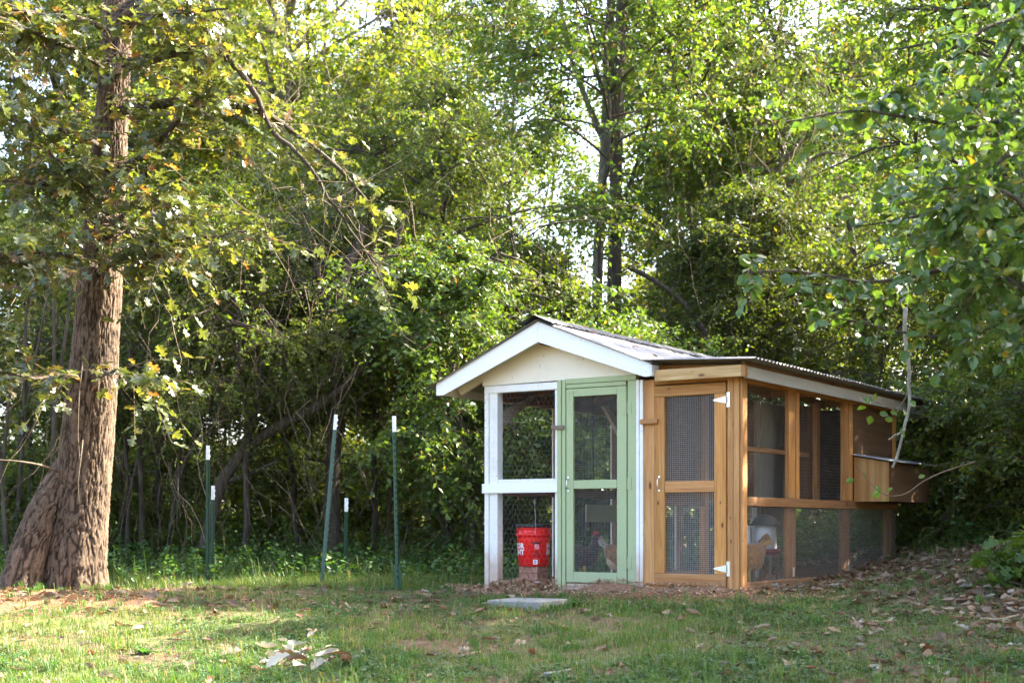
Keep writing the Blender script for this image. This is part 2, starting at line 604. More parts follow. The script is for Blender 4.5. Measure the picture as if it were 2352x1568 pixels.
def feather_mat(name, stops, scale=38):
    m, nt, b = mat_new(name)
    vo = nt.nodes.new('ShaderNodeTexVoronoi'); vo.inputs['Scale'].default_value = scale
    nt.links.new(objvec(nt, (.8, 1, 1.0), rnd=False), vo.inputs['Vector'])
    n = noise_tex(nt, 9, 3, .6, objvec(nt, rnd=False))
    ad = nt.nodes.new('ShaderNodeMath'); ad.operation = 'MULTIPLY_ADD'; ad.inputs[1].default_value = .45
    nt.links.new(vo.outputs['Distance'], ad.inputs[0]); nt.links.new(n, ad.inputs[2])
    c = ramp(nt, ad.outputs[0], stops)
    nt.links.new(c, b.inputs['Base Color']); b.inputs['Roughness'].default_value = .65
    b.inputs['Sheen Weight'].default_value = .3
    bump(nt, b, vo.outputs['Distance'], .4, .006)
    return m


M['buff'] = feather_mat('buff_feathers', [(.35, (.58, .31, .09)), (.6, (.42, .19, .045)), (.85, (.2, .09, .03))])
M['pale_fluff'] = feather_mat('pale_buff_fluff', [(.35, (.72, .55, .34)), (.8, (.5, .33, .17))], 60)
M['darkhen'] = feather_mat('dark_brown_feathers', [(.35, (.15, .05, .028)), (.6, (.075, .032, .022)), (.85, (.025, .016, .014))])
M['tailgrey'] = feather_mat('grey_black_tail_feathers', [(.35, (.10, .09, .085)), (.6, (.2, .17, .14)), (.85, (.4, .33, .25))], 30)

# foliage
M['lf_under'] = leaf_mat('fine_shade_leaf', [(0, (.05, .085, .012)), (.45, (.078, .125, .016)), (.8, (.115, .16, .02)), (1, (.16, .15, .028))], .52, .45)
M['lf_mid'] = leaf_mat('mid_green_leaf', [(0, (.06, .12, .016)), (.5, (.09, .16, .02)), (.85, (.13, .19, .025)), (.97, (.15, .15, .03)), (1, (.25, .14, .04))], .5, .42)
M['lf_tall'] = leaf_mat('yellow_green_leaf', [(0, (.085, .135, .018)), (.5, (.125, .18, .023)), (.9, (.175, .20, .028)), (1, (.24, .18, .03))], .55, .5, tint=(1.4, 1.3, .5))  # brighter, yellower leaf colour paints in sunlight on the far growth
M['lf_bright'] = leaf_mat('fresh_green_leaf', [(0, (.06, .115, .017)), (.5, (.085, .15, .023)), (.93, (.125, .185, .032)), (.98, (.2, .2, .05)), (1, (.3, .12, .04))], .42, .4)
M['lf_pear'] = leaf_mat('glossy_heart_leaf', [(0, (.048, .10, .022)), (.5, (.07, .135, .028)), (.85, (.10, .165, .032)), (.97, (.16, .19, .04)), (1, (.32, .25, .03))], .36, .33, spec=.6, tree_var=.05)
M['lf_oak'] = leaf_mat('oak_leaf', [(0, (.065, .085, .026)), (.4, (.085, .11, .03)), (.72, (.12, .14, .034)), (.86, (.20, .19, .04)), (.95, (.24, .16, .06)), (1, (.26, .11, .04))], .42, .32, spec=.9, tree_var=.05)
M['lf_weed'] = leaf_mat('weed_leaf', [(0, (.035, .09, .015)), (.5, (.055, .13, .022)), (1, (.10, .18, .03))], .4, .5)
M['lf_clover'] = leaf_mat('clover_leaf', [(0, (.035, .10, .025)), (.5, (.055, .14, .035)), (1, (.10, .20, .05))], .35, .5)
M['grass'] = leaf_mat('grass_blade', [(0, (.055, .11, .018)), (.5, (.085, .155, .026)), (.80, (.13, .185, .036)), (.91, (.26, .225, .10)), (1, (.33, .26, .14))], .4, .5)
M['dead'] = leaf_mat('dry_tan_leaf', [(0, (.10, .055, .032)), (.3, (.18, .11, .068)), (.7, (.27, .185, .12)), (.9, (.36, .27, .19)), (1, (.19, .06, .028))], .18, .65, tint=(1.2, 1.0, .7), tree_var=.3)
M['dead_pale'] = leaf_mat('pale_dry_leaf', [(0, (.32, .285, .22)), (1, (.46, .42, .34))], .15, .65, tint=(1.1, 1, .8), tree_var=.2)
M['dead_brown'] = leaf_mat('brown_dry_leaf', [(0, (.14, .06, .03)), (1, (.24, .11, .055))], .18, .6, tint=(1.2, 1.0, .7), tree_var=.35)
M['chips'] = leaf_mat('wood_chip', [(0, (.20, .085, .045)), (.35, (.33, .17, .09)), (.7, (.46, .27, .15)), (.93, (.58, .40, .25)), (1, (.66, .54, .40))], .05, .8, tint=(1, 1, 1))
def oak_bark_mat():
    """grey-brown plates with dark inner bark in the clefts"""
    m, nt, b = mat_new('furrowed_oak_bark')
    a_ = nt.nodes.new('ShaderNodeAttribute'); a_.attribute_name = 'plate'
    n = noise_tex(nt, 30, 5, .7, objvec(nt, (1, 1, .3), rnd=False))
    n2 = noise_tex(nt, 2.0, 4, .6, objvec(nt, rnd=False))
    c = ramp(nt, a_.outputs['Fac'], [(.15, (.028, .02, .014)), (.45, (.075, .053, .037)), (.85, (.14, .102, .073))])
    c = mixc(nt, .75, c, ramp(nt, n, [(.3, (.55, .53, .5)), (.7, (1.35, 1.32, 1.3))]), 'MULTIPLY')
    c = mixc(nt, .6, c, ramp(nt, n2, [(.35, (.65, .64, .6)), (.65, (1.3, 1.22, 1.15))]), 'MULTIPLY')
    nt.links.new(c, b.inputs['Base Color'])
    b.inputs['Roughness'].default_value = .92
    b.inputs['Specular IOR Level'].default_value = .15
    bump(nt, b, n, .8, .015)
    return m


M['bark_oak'] = oak_bark_mat()
M['bark'] = bark_mat('grey_brown_bark', (.035, .028, .02), (.07, .056, .042), (.13, .108, .08), 22, .2)
M['bark_pale'] = bark_mat('pale_smooth_bark', (.085, .075, .055), (.14, .125, .095), (.22, .20, .155), 10, .35, .3)
M['twig'] = bark_mat('brown_twig', (.07, .05, .035), (.13, .095, .065), (.2, .15, .105), 30, 1, .1)
M['twig_pale'] = bark_mat('pale_dry_twig', (.17, .13, .09), (.26, .2, .145), (.36, .29, .21), 30, 1, .1)
M['twig_grey'] = bark_mat('grey_dry_twig', (.10, .08, .058), (.16, .125, .09), (.24, .19, .14), 30, 1, .1)
M['lichen'] = bark_mat('lichened_branch', (.13, .12, .10), (.24, .22, .18), (.42, .40, .34), 30, .6, .4)


def ground_mat():
    m, nt, b = mat_new('lawn_soil_and_litter')
    tc = nt.nodes.new('ShaderNodeTexCoord')
    ov = tc.outputs['Object']
    n = noise_tex(nt, 1.1, 5, .65, ov); n2 = noise_tex(nt, 14, 6, .75, ov); n3 = noise_tex(nt, 90, 3, .7, ov)
    soil = ramp(nt, n2, [(.3, (.075, .045, .028)), (.5, (.135, .085, .052)), (.72, (.21, .145, .09))])
    thatch = ramp(nt, n2, [(.3, (.06, .07, .022)), (.55, (.11, .12, .04)), (.75, (.18, .17, .08))])
    c = mixc(nt, ramp(nt, n, [(.42, (0, 0, 0)), (.58, (1, 1, 1))]), soil, thatch)
    # red clay by the oak and around the coop front
    at_ = nt.nodes.new('ShaderNodeAttribute'); at_.attribute_name = 'clay'
    clay = ramp(nt, n2, [(.3, (.16, .065, .035)), (.55, (.29, .135, .075)), (.75, (.40, .22, .13))])
    c = mixc(nt, at_.outputs['Fac'], c, clay)
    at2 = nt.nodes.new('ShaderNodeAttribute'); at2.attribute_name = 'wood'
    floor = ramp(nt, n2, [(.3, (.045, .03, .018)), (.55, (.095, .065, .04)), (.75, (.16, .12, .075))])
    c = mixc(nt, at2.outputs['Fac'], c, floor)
    c = mixc(nt, .6, c, ramp(nt, n3, [(.3, (.55,) * 3), (.65, (1.3,) * 3)]), 'MULTIPLY')
    nt.links.new(c, b.inputs['Base Color']); b.inputs['Roughness'].default_value = .95
    b.inputs['Specular IOR Level'].default_value = .15
    bump(nt, b, n3, .8, .02)
    return m


M['ground'] = ground_mat()

# ------------------------------------------------------------------ coop frame of reference
COOP_X, COOP_Y = 1.8445, 11.5
COOP_RZ = math.atan2(-.545, .8384)
_c, _s = math.cos(COOP_RZ), math.sin(COOP_RZ)


def cw(x, y):
    return COOP_X + _c * x - _s * y, COOP_Y + _s * x + _c * y


def w2c(X, Y):
    dx, dy = np.asarray(X) - COOP_X, np.asarray(Y) - COOP_Y
    return _c * dx + _s * dy, -_s * dx + _c * dy


# ------------------------------------------------------------------ ground
def clay_mask(X, Y):
    n = fbm(X * 1.3, Y * 1.3, 5)
    left = sstep(3.2, 1.2, np.hypot(X + 4.0, (Y - 12.3) * 1.5)) if False else 1 - sstep(1.0, 2.6, np.hypot((X + 4.5) * .8, (Y - 12.0) * 1.15) + (fbm(X * 1.7, Y * 1.7, 6) - .5) * 1.6)
    lx, ly = w2c(X, Y)
    front = (1 - sstep(.25, .75, np.abs(ly + .3))) * sstep(-3.0, -2.5, lx) * (1 - sstep(.3, .9, lx))
    rightside = (1 - sstep(.2, .8, np.abs(lx - .2))) * sstep(-.6, -.2, ly) * (1 - sstep(2.0, 3.4, ly))
    inside = ((lx > -2.5) & (lx < 0) & (ly > 0) & (ly < 4)) * .8
    patch = (1 - sstep(.3, 1.0, np.hypot(X + .9, (Y - 12.2) * 1.6))) * .8
    m = np.maximum.reduce([left, front, rightside * .7, inside, patch])
    return np.clip(m * (.35 + 1.1 * n), 0, 1)


def build_ground():
    def axis(lo, hi, step, far):
        a = np.arange(lo, hi + 1e-6, step)
        g = step * 1.6 ** np.arange(1, 40)
        g = np.cumsum(g); g = g[g < far]
        return np.concatenate([(lo - g)[::-1], a, hi + g])
    xs = axis(-6, 6, .07, 500); ys = axis(5, 17, .07, 500)
    X, Y = np.meshgrid(xs, ys)
    Z = gz(X, Y)
    near = ((X > -7) & (X < 7) & (Y > 4) & (Y < 19))
    Z = Z + near * ((fbm(X * 1.6, Y * 1.6) - .5) * .05 + (fbm(X * 7, Y * 7, 3) - .5) * .03)
    far = np.hypot(X, Y - 20)
    Z = Z - 0.0 * far
    n0, n1 = X.shape
    i = np.arange(n0 - 1)[:, None] * n1 + np.arange(n1 - 1)[None]
    Fc = np.stack([i, i + 1, i + n1 + 1, i + n1], -1).reshape(-1, 4)
    mb = MB(); mb.add(np.stack([X, Y, Z], -1).reshape(-1, 3), Fc, 0, True)
    me = mb.mesh('ground', M['ground'])
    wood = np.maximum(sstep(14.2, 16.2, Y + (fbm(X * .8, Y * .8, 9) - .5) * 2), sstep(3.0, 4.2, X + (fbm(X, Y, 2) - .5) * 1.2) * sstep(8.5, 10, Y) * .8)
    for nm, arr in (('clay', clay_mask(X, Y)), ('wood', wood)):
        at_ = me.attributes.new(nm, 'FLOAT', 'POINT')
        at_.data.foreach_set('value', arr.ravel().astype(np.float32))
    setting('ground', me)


build_ground()

# ------------------------------------------------------------------ coop
coop = thing('chicken_coop', 'wooden chicken coop with green screen door, white gable and metal roof', 'coop', (COOP_X, COOP_Y, 0), COOP_RZ)
XL, XM, DEP = -2.49, -.87, 3.97   # left corner, gable / lean-to boundary, depth


def hexwire(name, parent, o, ux, uy, w, h, cell, rad, mat, sag=0.0):
    """hexagonal netting on a rectangle from o along ux, uy"""
    o, ux, uy = (np.array(q, float) for q in (o, ux, uy))
    nn = np.cross(ux, uy)
    s = cell / math.sqrt(3)
    cols = int(w / cell) + 1; rows = int(h / (1.5 * s)) + 1
    seg = []
    for r in range(rows + 1):
        for c in range(cols + 1):
            x = c * cell + (cell / 2 if r % 2 else 0); y = r * 1.5 * s
            for (ax, ay, bx, by) in ((x, y, x, y + s), (x, y, x - cell / 2, y - s / 2), (x, y, x + cell / 2, y - s / 2)):
                if all(-1e-6 <= q <= w for q in (ax, bx)) and all(-1e-6 <= q <= h for q in (ay, by)):
                    seg.append((ax, ay, bx, by))
    seg = np.array(seg)
    j = (fbm(seg[:, [0, 2]] * 9, seg[:, [1, 3]] * 9) - .5)
    dz = (fbm(seg[:, [0, 2]] * 4, seg[:, [1, 3]] * 4, 7) - .5) * sag
    px = seg[:, [0, 2]] + j * cell * .3; py = seg[:, [1, 3]] + (fbm(seg[:, [0, 2]] * 8, seg[:, [1, 3]] * 8, 4) - .5) * cell * .3
    P = o + px[..., None] * ux + py[..., None] * uy + dz[..., None] * nn
    mb = MB(); tubes(mb, P, np.full(P.shape[:2], rad), 3)
    return part(name, mb.mesh(name, mat), parent, 'stuff')


def gridwire(name, parent, o, ux, uy, w, h, cell, rad, mat):
    o, ux, uy = (np.array(q, float) for q in (o, ux, uy))
    nn = np.cross(ux, uy)
    mb = MB()

    def lines(n, L, d0, d1):
        t = np.linspace(0, L, 9)
        P = o + (np.arange(n) * cell)[:, None, None] * d0 + t[None, :, None] * d1
        P = P + ((fbm((np.arange(n) * cell)[:, None] * 3 + 0 * t, 3 * t[None] + 0 * np.arange(n)[:, None]) - .5) * .008)[..., None] * nn
        tubes(mb, P, np.full(P.shape[:2], rad), 3)
    lines(int(w / cell) + 1, h, ux, uy)
    lines(int(h / cell) + 1, w, uy, ux)
    return part(name, mb.mesh(name, mat), parent, 'stuff')


# --- white left bay
W = M['white']
board('corner_trim', coop, XL, XL + .045, -.012, .085, -.13, 1.75, W)
board('corner_post', coop, XL + .048, XL + .136, -.004, .085, -.13, 1.75, W)
board('header_board', coop, XL, -1.708, -.014, .03, 1.715, 1.78, W)
board('side_jamb', coop, -1.748, -1.708, -.008, .08, -.1, 1.712, W)
board('middle_rail', coop, XL + .137, -1.75, .0, .08, .875, .937, W)
board('rail_cap', coop, XL - .012, -1.708, -.036, -.016, .815, .90, M['fascia_white'])
board('sill_board', coop, XL + .137, -1.75, .02, .08, -.12, .03, W)
hexwire('chicken_wire', coop, (XL + .01, -.0165, -.02), (1, 0, 0), (0, 0, 1), .765, 1.735, .05, .00042, M['wire'], .012)
# --- green door bay
G = M['green']
board('door_post', coop, -1.705, -1.667, -.04, .05, -.14, 1.79, G)
board('door_stop', coop, -1.664, -1.628, -.03, .05, -.14, 1.79, G)
board('lintel_board', coop, -1.627, -.935, -.028, .03, 1.752, 1.797, G)
board('lintel_strip', coop, -1.627, -1.035, -.022, .03, 1.714, 1.749, G)
board('door_jamb', coop, -1.018, -.936, -.024, .06, .02, 1.75, G)
board('base_board', coop, -1.627, -.872, -.01, .03, -.14, .024, W)
board('white_post', coop, -.933, -.905, -.034, .06, -.12, 1.752, W)
board('white_trim', coop, -.902, -.869, -.03, .06, -.12, 1.75, W)

gdoor = part('screen_door', None, coop, label='sage green painted screen door')
gd0, gd1 = -1.619, -1.026


def dboard(*a):
    return board(*a)


board('stile', gdoor, gd0, gd0 + .07, -.03, -.002, .034, 1.708, G)
board('stile', gdoor, gd1 - .092, gd1, -.03, -.002, .034, 1.708, G)
board('rail', gdoor, gd0 + .071, gd1 - .093, -.028, -.002, 1.64, 1.708, G)
board('rail', gdoor, gd0 + .071, gd1 - .093, -.029, -.002, .842, .917, G)
board('rail', gdoor, gd0 + .071, gd1 - .093, -.0285, -.002, .034, .124, G)
gridwire('wire_mesh', gdoor, (gd0 + .06, .0005, .1), (1, 0, 0), (0, 0, 1), .46, 1.56, .0145, .0005, M['wire'])
for z in (1.52, .88, .21):
    mb = MB(); mb.box(gd1 - .05, gd1 - .003, -.034, -.0305, z - .05, z + .05); mb.box(gd1 + .004, gd1 + .045, -.029, -.0245, z - .05, z + .05)
    tubes(mb, np.array([[(gd1 + .0005, -.036, z - .05), (gd1 + .0005, -.036, z + .05)]]), np.full((1, 2), .006), 6)
    part('hinge', mb.mesh('hinge', G), gdoor)
for (cx_, sx, cz_, sz) in ((gd0 + .01, 1, 1.70, -1), (gd1 - .01, -1, 1.70, -1), (gd0 + .01, 1, .044, 1), (gd1 - .055, -1, .044, 1)):
    mb = MB(); mb.box(min(cx_, cx_ + sx * .1), max(cx_, cx_ + sx * .1), -.0325, -.0305, min(cz_, cz_ + sz * .02), max(cz_, cz_ + sz * .02))
    mb.box(min(cx_, cx_ + sx * .02), max(cx_, cx_ + sx * .02), -.0325, -.0305, min(cz_ + sz * .0205, cz_ + sz * .1), max(cz_ + sz * .0205, cz_ + sz * .1))
    part('corner_brace', mb.mesh('corner_brace', G), gdoor)


def pull_handle(parent, x, y, z, L=.1):
    t = np.linspace(-1, 1, 12)
    P = np.stack([0 * t + x, y - .032 * (1 - t ** 4), z + t * L / 2], -1)
    mb = MB(); tubes(mb, P[None], np.full((1, 12), .0052), 6)
    mb.box(x - .008, x + .008, y - .003, y, z - L / 2 - .014, z - L / 2 + .004); mb.box(x - .008, x + .008, y - .003, y, z + L / 2 - .004, z + L / 2 + .014)
    part('handle', mb.mesh('handle', M['nickel']), parent)


pull_handle(gdoor, gd0 + .022, -.0305, .885)
tb = board('turn_button', coop, -1.755, -1.63, -.062, -.042, 1.36, 1.395, M['old_x'], label='weathered wooden turn button beside the green door')
mb = MB(); lathe(mb, [(0, 0), (.006, 0), (.006, .004), (0, .004)], 8)
# --- pine door bay
board('door_jamb', coop, -.866, -.766, -.016, .06, .03, 1.745, M['cedar_z'])
board('lintel_board', coop, -.764, -.109, -.012, .03, 1.70, 1.745, M['pine_x'])
board('threshold', coop, -.866, -.109, .0, .05, -.1, .026, M['cedar_x'])
wdoor = part('pine_door', None, coop, label='unpainted pine screen door with wire mesh')
w0, w1 = -.760, -.113
board('stile', wdoor, w0, w0 + .094, -.032, .0, .128, 1.596, M['pine_z'])
board('stile', wdoor, w1 - .1, w1, -.032, .0, .128, 1.596, M['pine_z'])
board('rail', wdoor, w0, w1, -.031, .0, 1.598, 1.688, M['pine_x'])
board('rail', wdoor, w0 + .096, w1 - .102, -.030, .0, .80, .892, M['cedar_x'])
board('rail', wdoor, w0, w1, -.0325, .0, .030, .126, M['cedar_x'])
gridwire('wire_mesh', wdoor, (w0 + .085, .0025, .11), (1, 0, 0), (0, 0, 1), .475, 1.5, .0165, .0013, M['wire'])
for z in (1.545, .175):
    mb = MB()
    mb.box(w1 + .006, w1 + .034, -.026, -.0165, z - .06, z + .06)
    me0 = prism('strap_hinge', [(w1 - .002, z - .028), (w1 - .002, z + .028), (w1 - .10, z + .007), (w1 - .108, z), (w1 - .10, z - .007)], -.038, -.0335, M['steel'])
    me0.materials.clear()
    V = np.array([v.co[:] for v in me0.vertices]); base = mb.n
    mb.v.append(V); mb.n += len(V)
    for p in me0.polygons:
        mb.f.append((np.array([list(p.vertices)]) + base, 0, False))
    tubes(mb, np.array([[(w1 + .002, -.037, z - .03), (w1 + .002, -.037, z + .03)]]), np.full((1, 2), .007), 6)
    for (sx, sz) in ((w1 + .02, z - .045), (w1 + .02, z + .045), (w1 - .03, z), (w1 - .07, z)):
        tubes(mb, np.array([[(sx, -.0262 if sx > w1 else -.0382, sz), (sx, -.029 if sx > w1 else -.041, sz)]]), np.array([[.0045, .003]]), 6, 1)
    part('strap_hinge', mb.mesh('strap_hinge', [M['steel'], M['darkwire']]), wdoor)
pull_handle(wdoor, w0 + .045, -.0325, .875)
board('turn_button', coop, -.885, -.722, -.058, -.037, 1.375, 1.415, M['cedar_x'], label='reddish wooden turn button on the pine door')
board('corner_post', coop, -.105, -.054, -.018, .075, -.12, 1.74, M['cedar_z'])
board('corner_post', coop, -.051, -.001, -.02, .075, -.12, 1.74, M['cedar_z'])
board('corner_trim', coop, .001, .024, -.005, .09, -.06, 1.74, M['cedar_z'])

# --- gable, barge boards, roof
RX, RZ = -1.79, 2.285    # ridge
FY = -.20                # front overhang


def rake(name, xa, za, xb, zb, h, y0, y1, mat, parent=coop):
    return part(name, prism(name, [(xa, za), (xb, zb), (xb, zb - h), (xa, za - h)], y0, y1, mat), parent)


gp = prism('gable_panel', [(XL - .02, 1.783), (-.935, 1.800), (-.80, 1.805), (-.76, 1.835), (RX, 2.235), (XL - .02, 1.95)], -.012, .012, M['cream'])
part('gable_panel', gp, coop)
part('barge_board', prism('barge_board', [(RX - .002, RZ), (RX - .002, RZ - .175), (-2.80, 1.70), (-2.875, 1.70), (-2.875, 1.81)], FY - .02, FY, M['fascia_white']), coop)
part('barge_board', prism('barge_board', [(RX, RZ), (-.705, 1.858), (-.705, 1.752), (-.76, 1.752), (RX, RZ - .175)], FY - .02, FY, M['fascia_white']), coop)
board('barge_return', coop, -.7035, -.69, FY - .018, FY + .12, 1.754, 1.85, M['fascia_white'])
# rafters under the left eave and top plates
for y in (.05, 1.24, 2.4, 3.9):
    part('rafter', prism('rafter', [(-2.84, 1.80), (RX, 2.26), (RX, 2.18), (-2.78, 1.72)], y - .02, y + .02, M['cream'] if y < .1 else M['dark_x']), coop)
    part('rafter', prism('rafter', [(RX + .002, 2.26), (-.75, 1.84), (-.75, 1.76), (RX + .002, 2.18)], y - .02, y + .02, M['dark_x']), coop)
board('soffit_board', coop, -2.872, -2.85, FY + .002, 4.1, 1.705, 1.785, M['cream'])
board('top_plate', coop, XL, XL + .09, .09, DEP, 1.66, 1.75, M['dark_y'])
board('ridge_board', coop, RX - .018, RX + .018, FY + .03, 4.2, 2.09, 2.175, M['dark_y'])


def sheet(xa, za, xb, zb, y0, y1, name='roof_sheet', mat=None, off=0.0, amp=.009, per=.076, nx=2, overhang=.03):
    d = np.array([xb - xa, 0, zb - za]); L = np.linalg.norm(d); d = d / L
    n = np.array([-d[2], 0, d[0]]);  n = n if n[2] > 0 else -n
    ys = np.arange(y0, y1 + per / 16, per / 8)
    ss = np.linspace(-.0, L + overhang, nx + 1)
    w = amp * np.sin(ys / per * 2 * np.pi) + off + amp
    irr = (fbm(ys * 1.3, ys * 0 + y0 * 7) - .5) * .008
    V = []
    for th in (0.0, -.0016):
        for s in ss:
            p = np.array([xa, 0, za]) + d * s
            V.append(p[None] + np.stack([0 * ys, ys, 0 * ys], -1) + (w + irr * (s / L) + th)[:, None] * n)
    V = np.concatenate(V); ny = len(ys)
    i = np.arange(nx)[:, None] * ny + np.arange(ny - 1)[None]
    Ft = np.stack([i, i + 1, i + ny + 1, i + ny], -1).reshape(-1, 4)
    nb = (nx + 1) * ny
    mb = MB(); mb.v.append(V); mb.n = len(V)
    mb.f.append((Ft, 0, True)); mb.f.append((Ft[:, ::-1] + nb, 1, True))
    e = np.arange(ny - 1)
    for r in (0, nx):
        mb.f.append((np.stack([r * ny + e, r * ny + e + 1, nb + r * ny + e + 1, nb + r * ny + e], -1), 0, False))
    return part(name, mb.mesh(name, [mat or M['roof'], M['roof_under']]), coop)


ycuts = [FY - .06, .42, 1.08, 1.74, 2.40, 3.06, 3.72, 4.30]
for k in range(7):
    y0, y1 = ycuts[k], ycuts[k + 1] + .03
    o = .004 + .003 * (k % 2)
    sheet(RX, RZ + .004, -.715, 1.862, y0, y1, off=o)
    sheet(RX, RZ + .004, -2.93, 1.772, y0, y1, off=o, overhang=.02)
    sheet(-.80, 1.888, .17, 1.838, y0 + .02, (y1 if k < 6 else 4.85), off=.002 + .003 * (k % 2), overhang=.06)
# ridge cap: bent flashing with a scalloped edge
ys = np.arange(FY - .09, 4.3, .019)
Vr = []
for s, xe in ((-1, RX - .16), (0, RX), (1, RX + .17)):
    z = RZ + .052 if s == 0 else RZ + .052 - .4 * abs(xe - RX) + .006 * np.sin(ys / .076 * 2 * np.pi) - .012
    Vr.append(np.stack([xe + 0 * ys + (0 if s == 0 else .008 * np.sin(ys * 23)), ys, z + 0 * ys], -1))
Vr = np.concatenate(Vr); nyr = len(ys)
i = np.arange(2)[:, None] * nyr + np.arange(nyr - 1)[None]
mb = MB(); mb.add(Vr, np.stack([i, i + nyr, i + nyr + 1, i + 1], -1).reshape(-1, 4), 0, False)
part('ridge_cap', mb.mesh('ridge_cap', M['ridge']), coop)

# --- lean-to header and eave fascia
board('lean_to_header', coop, -.688, .088, -.172, -.14, 1.712, 1.806, M['pale_x'], .004)
board('header_end', coop, .090, .125, -.175, -.135, 1.708, 1.802, M['cedar_z'], .004)
part('eave_fascia', boxmesh('eave_fascia', .094, .116, -.133, 4.80, 1.70, 1.798, M['grey_paint']), coop)
board('eave_batten', coop, .07, .092, -.133, 4.80, 1.80, 1.836, M['dark_y'])
for y in (.04, 1.2, 2.5, 3.93):
    part('rafter', prism('rafter', [(-.86, 1.872), (.09, 1.826), (.09, 1.75), (-.86, 1.79)], y - .02, y + .02, M['pine_x']), coop)

# --- right side wall
for (a, b_) in ((1.04, 1.19), (1.215, 1.29)):
    board('side_post', coop, -.04, -.003, a, b_, .762, 1.70, M['pine_z'])
for (a, b_) in ((2.41, 2.53), (2.56, 2.655)):
    board('side_post', coop, -.04, -.003, a, b_, .762, 1.70, M['pine_z'])
for (a, b_) in ((1.05, 1.25), (2.42, 2.62), (3.72, 3.97)):
    board('side_post', coop, -.06, -.025, a, b_, -.1, .68, M['brown_z'])
board('side_post', coop, -.09, -.004, 3.86, 3.975, .76, 1.70, M['pine_z'])
board('side_rail', coop, -.07, .012, .09, 3.98, .685, .758, M['brown_y'])
board('side_plate', coop, -.07, -.002, .08, 3.98, 1.70, 1.765, M['pine_y'])
board('side_sill', coop, -.05, .004, .09, 3.98, -.06, .06, M['brown_y'])
part('side_panel', boxmesh('side_panel', -.022, -.006, 2.66, 3.855, .762, 1.698, M['ply_brown'], .001), coop, label='brown plywood wall panel above the nest box')
hexwire('chicken_wire', coop, (-.002, .1, .74), (0, 1, 0), (0, 0, 1), 2.5, .98, .034, .0007, M['darkwire'], .02)
gridwire('wire_mesh', coop, (.006, .09, -.02), (0, 1, 0), (0, 0, 1), 3.86, .72, .0165, .0007, M['darkwire'])
for y in (1.12, 2.5, 3.84):
    mb = MB(); mb.box(.008, .0105, y - .02, y + .02, .08, .16)
    part('mending_plate', mb.mesh('mending_plate', M['steel']), coop)
# nest box
nb_ = part('nest_box', None, coop, label='plywood nest box with corrugated lid hung on the side wall')
part('front_panel', prism('front_panel', [(.006, .755), (.345, .755), (.345, 1.13), (.006, 1.19)], 2.665, 2.68, M['ply']), nb_, label='pale striped plywood end of the nest box')
board('side_panel', nb_, .33, .346, 2.682, 3.96, .757, 1.128, M['ply_brown'], .001)
part('back_panel', prism('back_panel', [(.006, .755), (.345, .755), (.345, 1.13), (.006, 1.19)], 3.962, 3.977, M['ply_brown']), nb_)
board('floor_panel', nb_, .006, .328, 2.682, 3.96, .757, .77, M['ply_brown'], .001)
lid = sheet(.0, 1.205, .42, 1.128, 2.63, 4.02, 'lid', off=.0, amp=.007, per=.06, overhang=.0)
lid.parent = nb_
# inner partition and raised house
board('partition_panel', coop, XM + .002, XM + .014, 2.45, 3.19, .74, 1.74, M['grey_paint'], .001)
board('partition_panel', coop, XM + .002, XM + .014, 3.197, 3.9, .74, 1.74, M['grey_paint'], .001)
board('partition_panel', coop, XM + .002, XM + .014, 2.45, 3.2, .42, .735, M['grey_paint'], .001)
board('partition_board', coop, XM - .045, XM - .03, .1, 1.18, .76, 1.74, M['dark_z'], .001)
board('partition_board', coop, XM - .045, XM - .03, 1.28, 2.36, .76, 1.74, M['dark_z'], .001)
board('partition_post', coop, XM - .06, XM, 1.19, 1.27, -.05, 1.75, M['pine_z'])
board('partition_post', coop, XM - .06, XM, 2.37, 2.45, -.05, 1.75, M['grey_paint'])
board('partition_post', coop, XM - .06, XM, 3.3, 3.38, -.05, .73, M['old_z'])
board('partition_rail', coop, XM - .05, XM - .002, .1, 1.18, .70, .755, M['dark_y'])
hexwire('chicken_wire', coop, (XM + .004, .1, .0), (0, 1, 0), (0, 0, 1), 2.3, 1.72, .05, .0006, M['darkwire'], .02)
board('floor_deck', coop, XM + .02, -.08, 2.0, 3.9, .70, .725, M['ply_brown'], .001)
board('back_wall', coop, XM + .02, -.1, 3.9, 3.92, .726, 1.74, M['ply_brown'], .001)
board('divider_panel', coop, -.72, -.42, 2.66, 2.68, .73, 1.70, M['dark_z'], .001)
board('divider_post', coop, -.40, -.35, 2.62, 2.7, .73, 1.72, M['pine_z'])
board('perch', coop, -.46, -.42, .95, 2.6, 1.19, 1.23, M['cedar_y'])
board('back_plate', coop, XL + .1, -.1, DEP - .07, DEP, 1.66, 1.75, M['dark_x'])
board('corner_post', coop, -.1, -.02, DEP - .08, DEP - .001, -.1, .68, M['dark_z'])
# left wall of the run
for y in (1.2, 2.37, 3.86):
    board('run_post', coop, XL, XL + .045, y, y + .09, -.1, 1.66, M['dark_z'])
    board('post_trim', coop, XL - .018, XL - .002, y - .012, y + .02, -.08, 1.7, M['cream'])
board('run_rail', coop, XL + .002, XL + .044, .09, 1.195, .80, .885, M['dark_y'])
board('run_rail', coop, XL + .002, XL + .044, 1.295, 2.365, .80, .885, M['dark_y'])
board('run_rail', coop, XL + .002, XL + .044, 2.465, 3.855, .80, .885, M['dark_y'])
board('run_sill', coop, XL, XL + .044, .09, DEP, -.1, .03, M['old_y'])
board('run_panel', coop, XL + .05, XL + .062, 1.72, 2.36, .56, .735, G, label='small green painted panel on the run wall')
hexwire('chicken_wire', coop, (XL - .003, .1, .0), (0, 1, 0), (0, 0, 1), 3.8, 1.66, .06, .0004, M['darkwire'], .03)


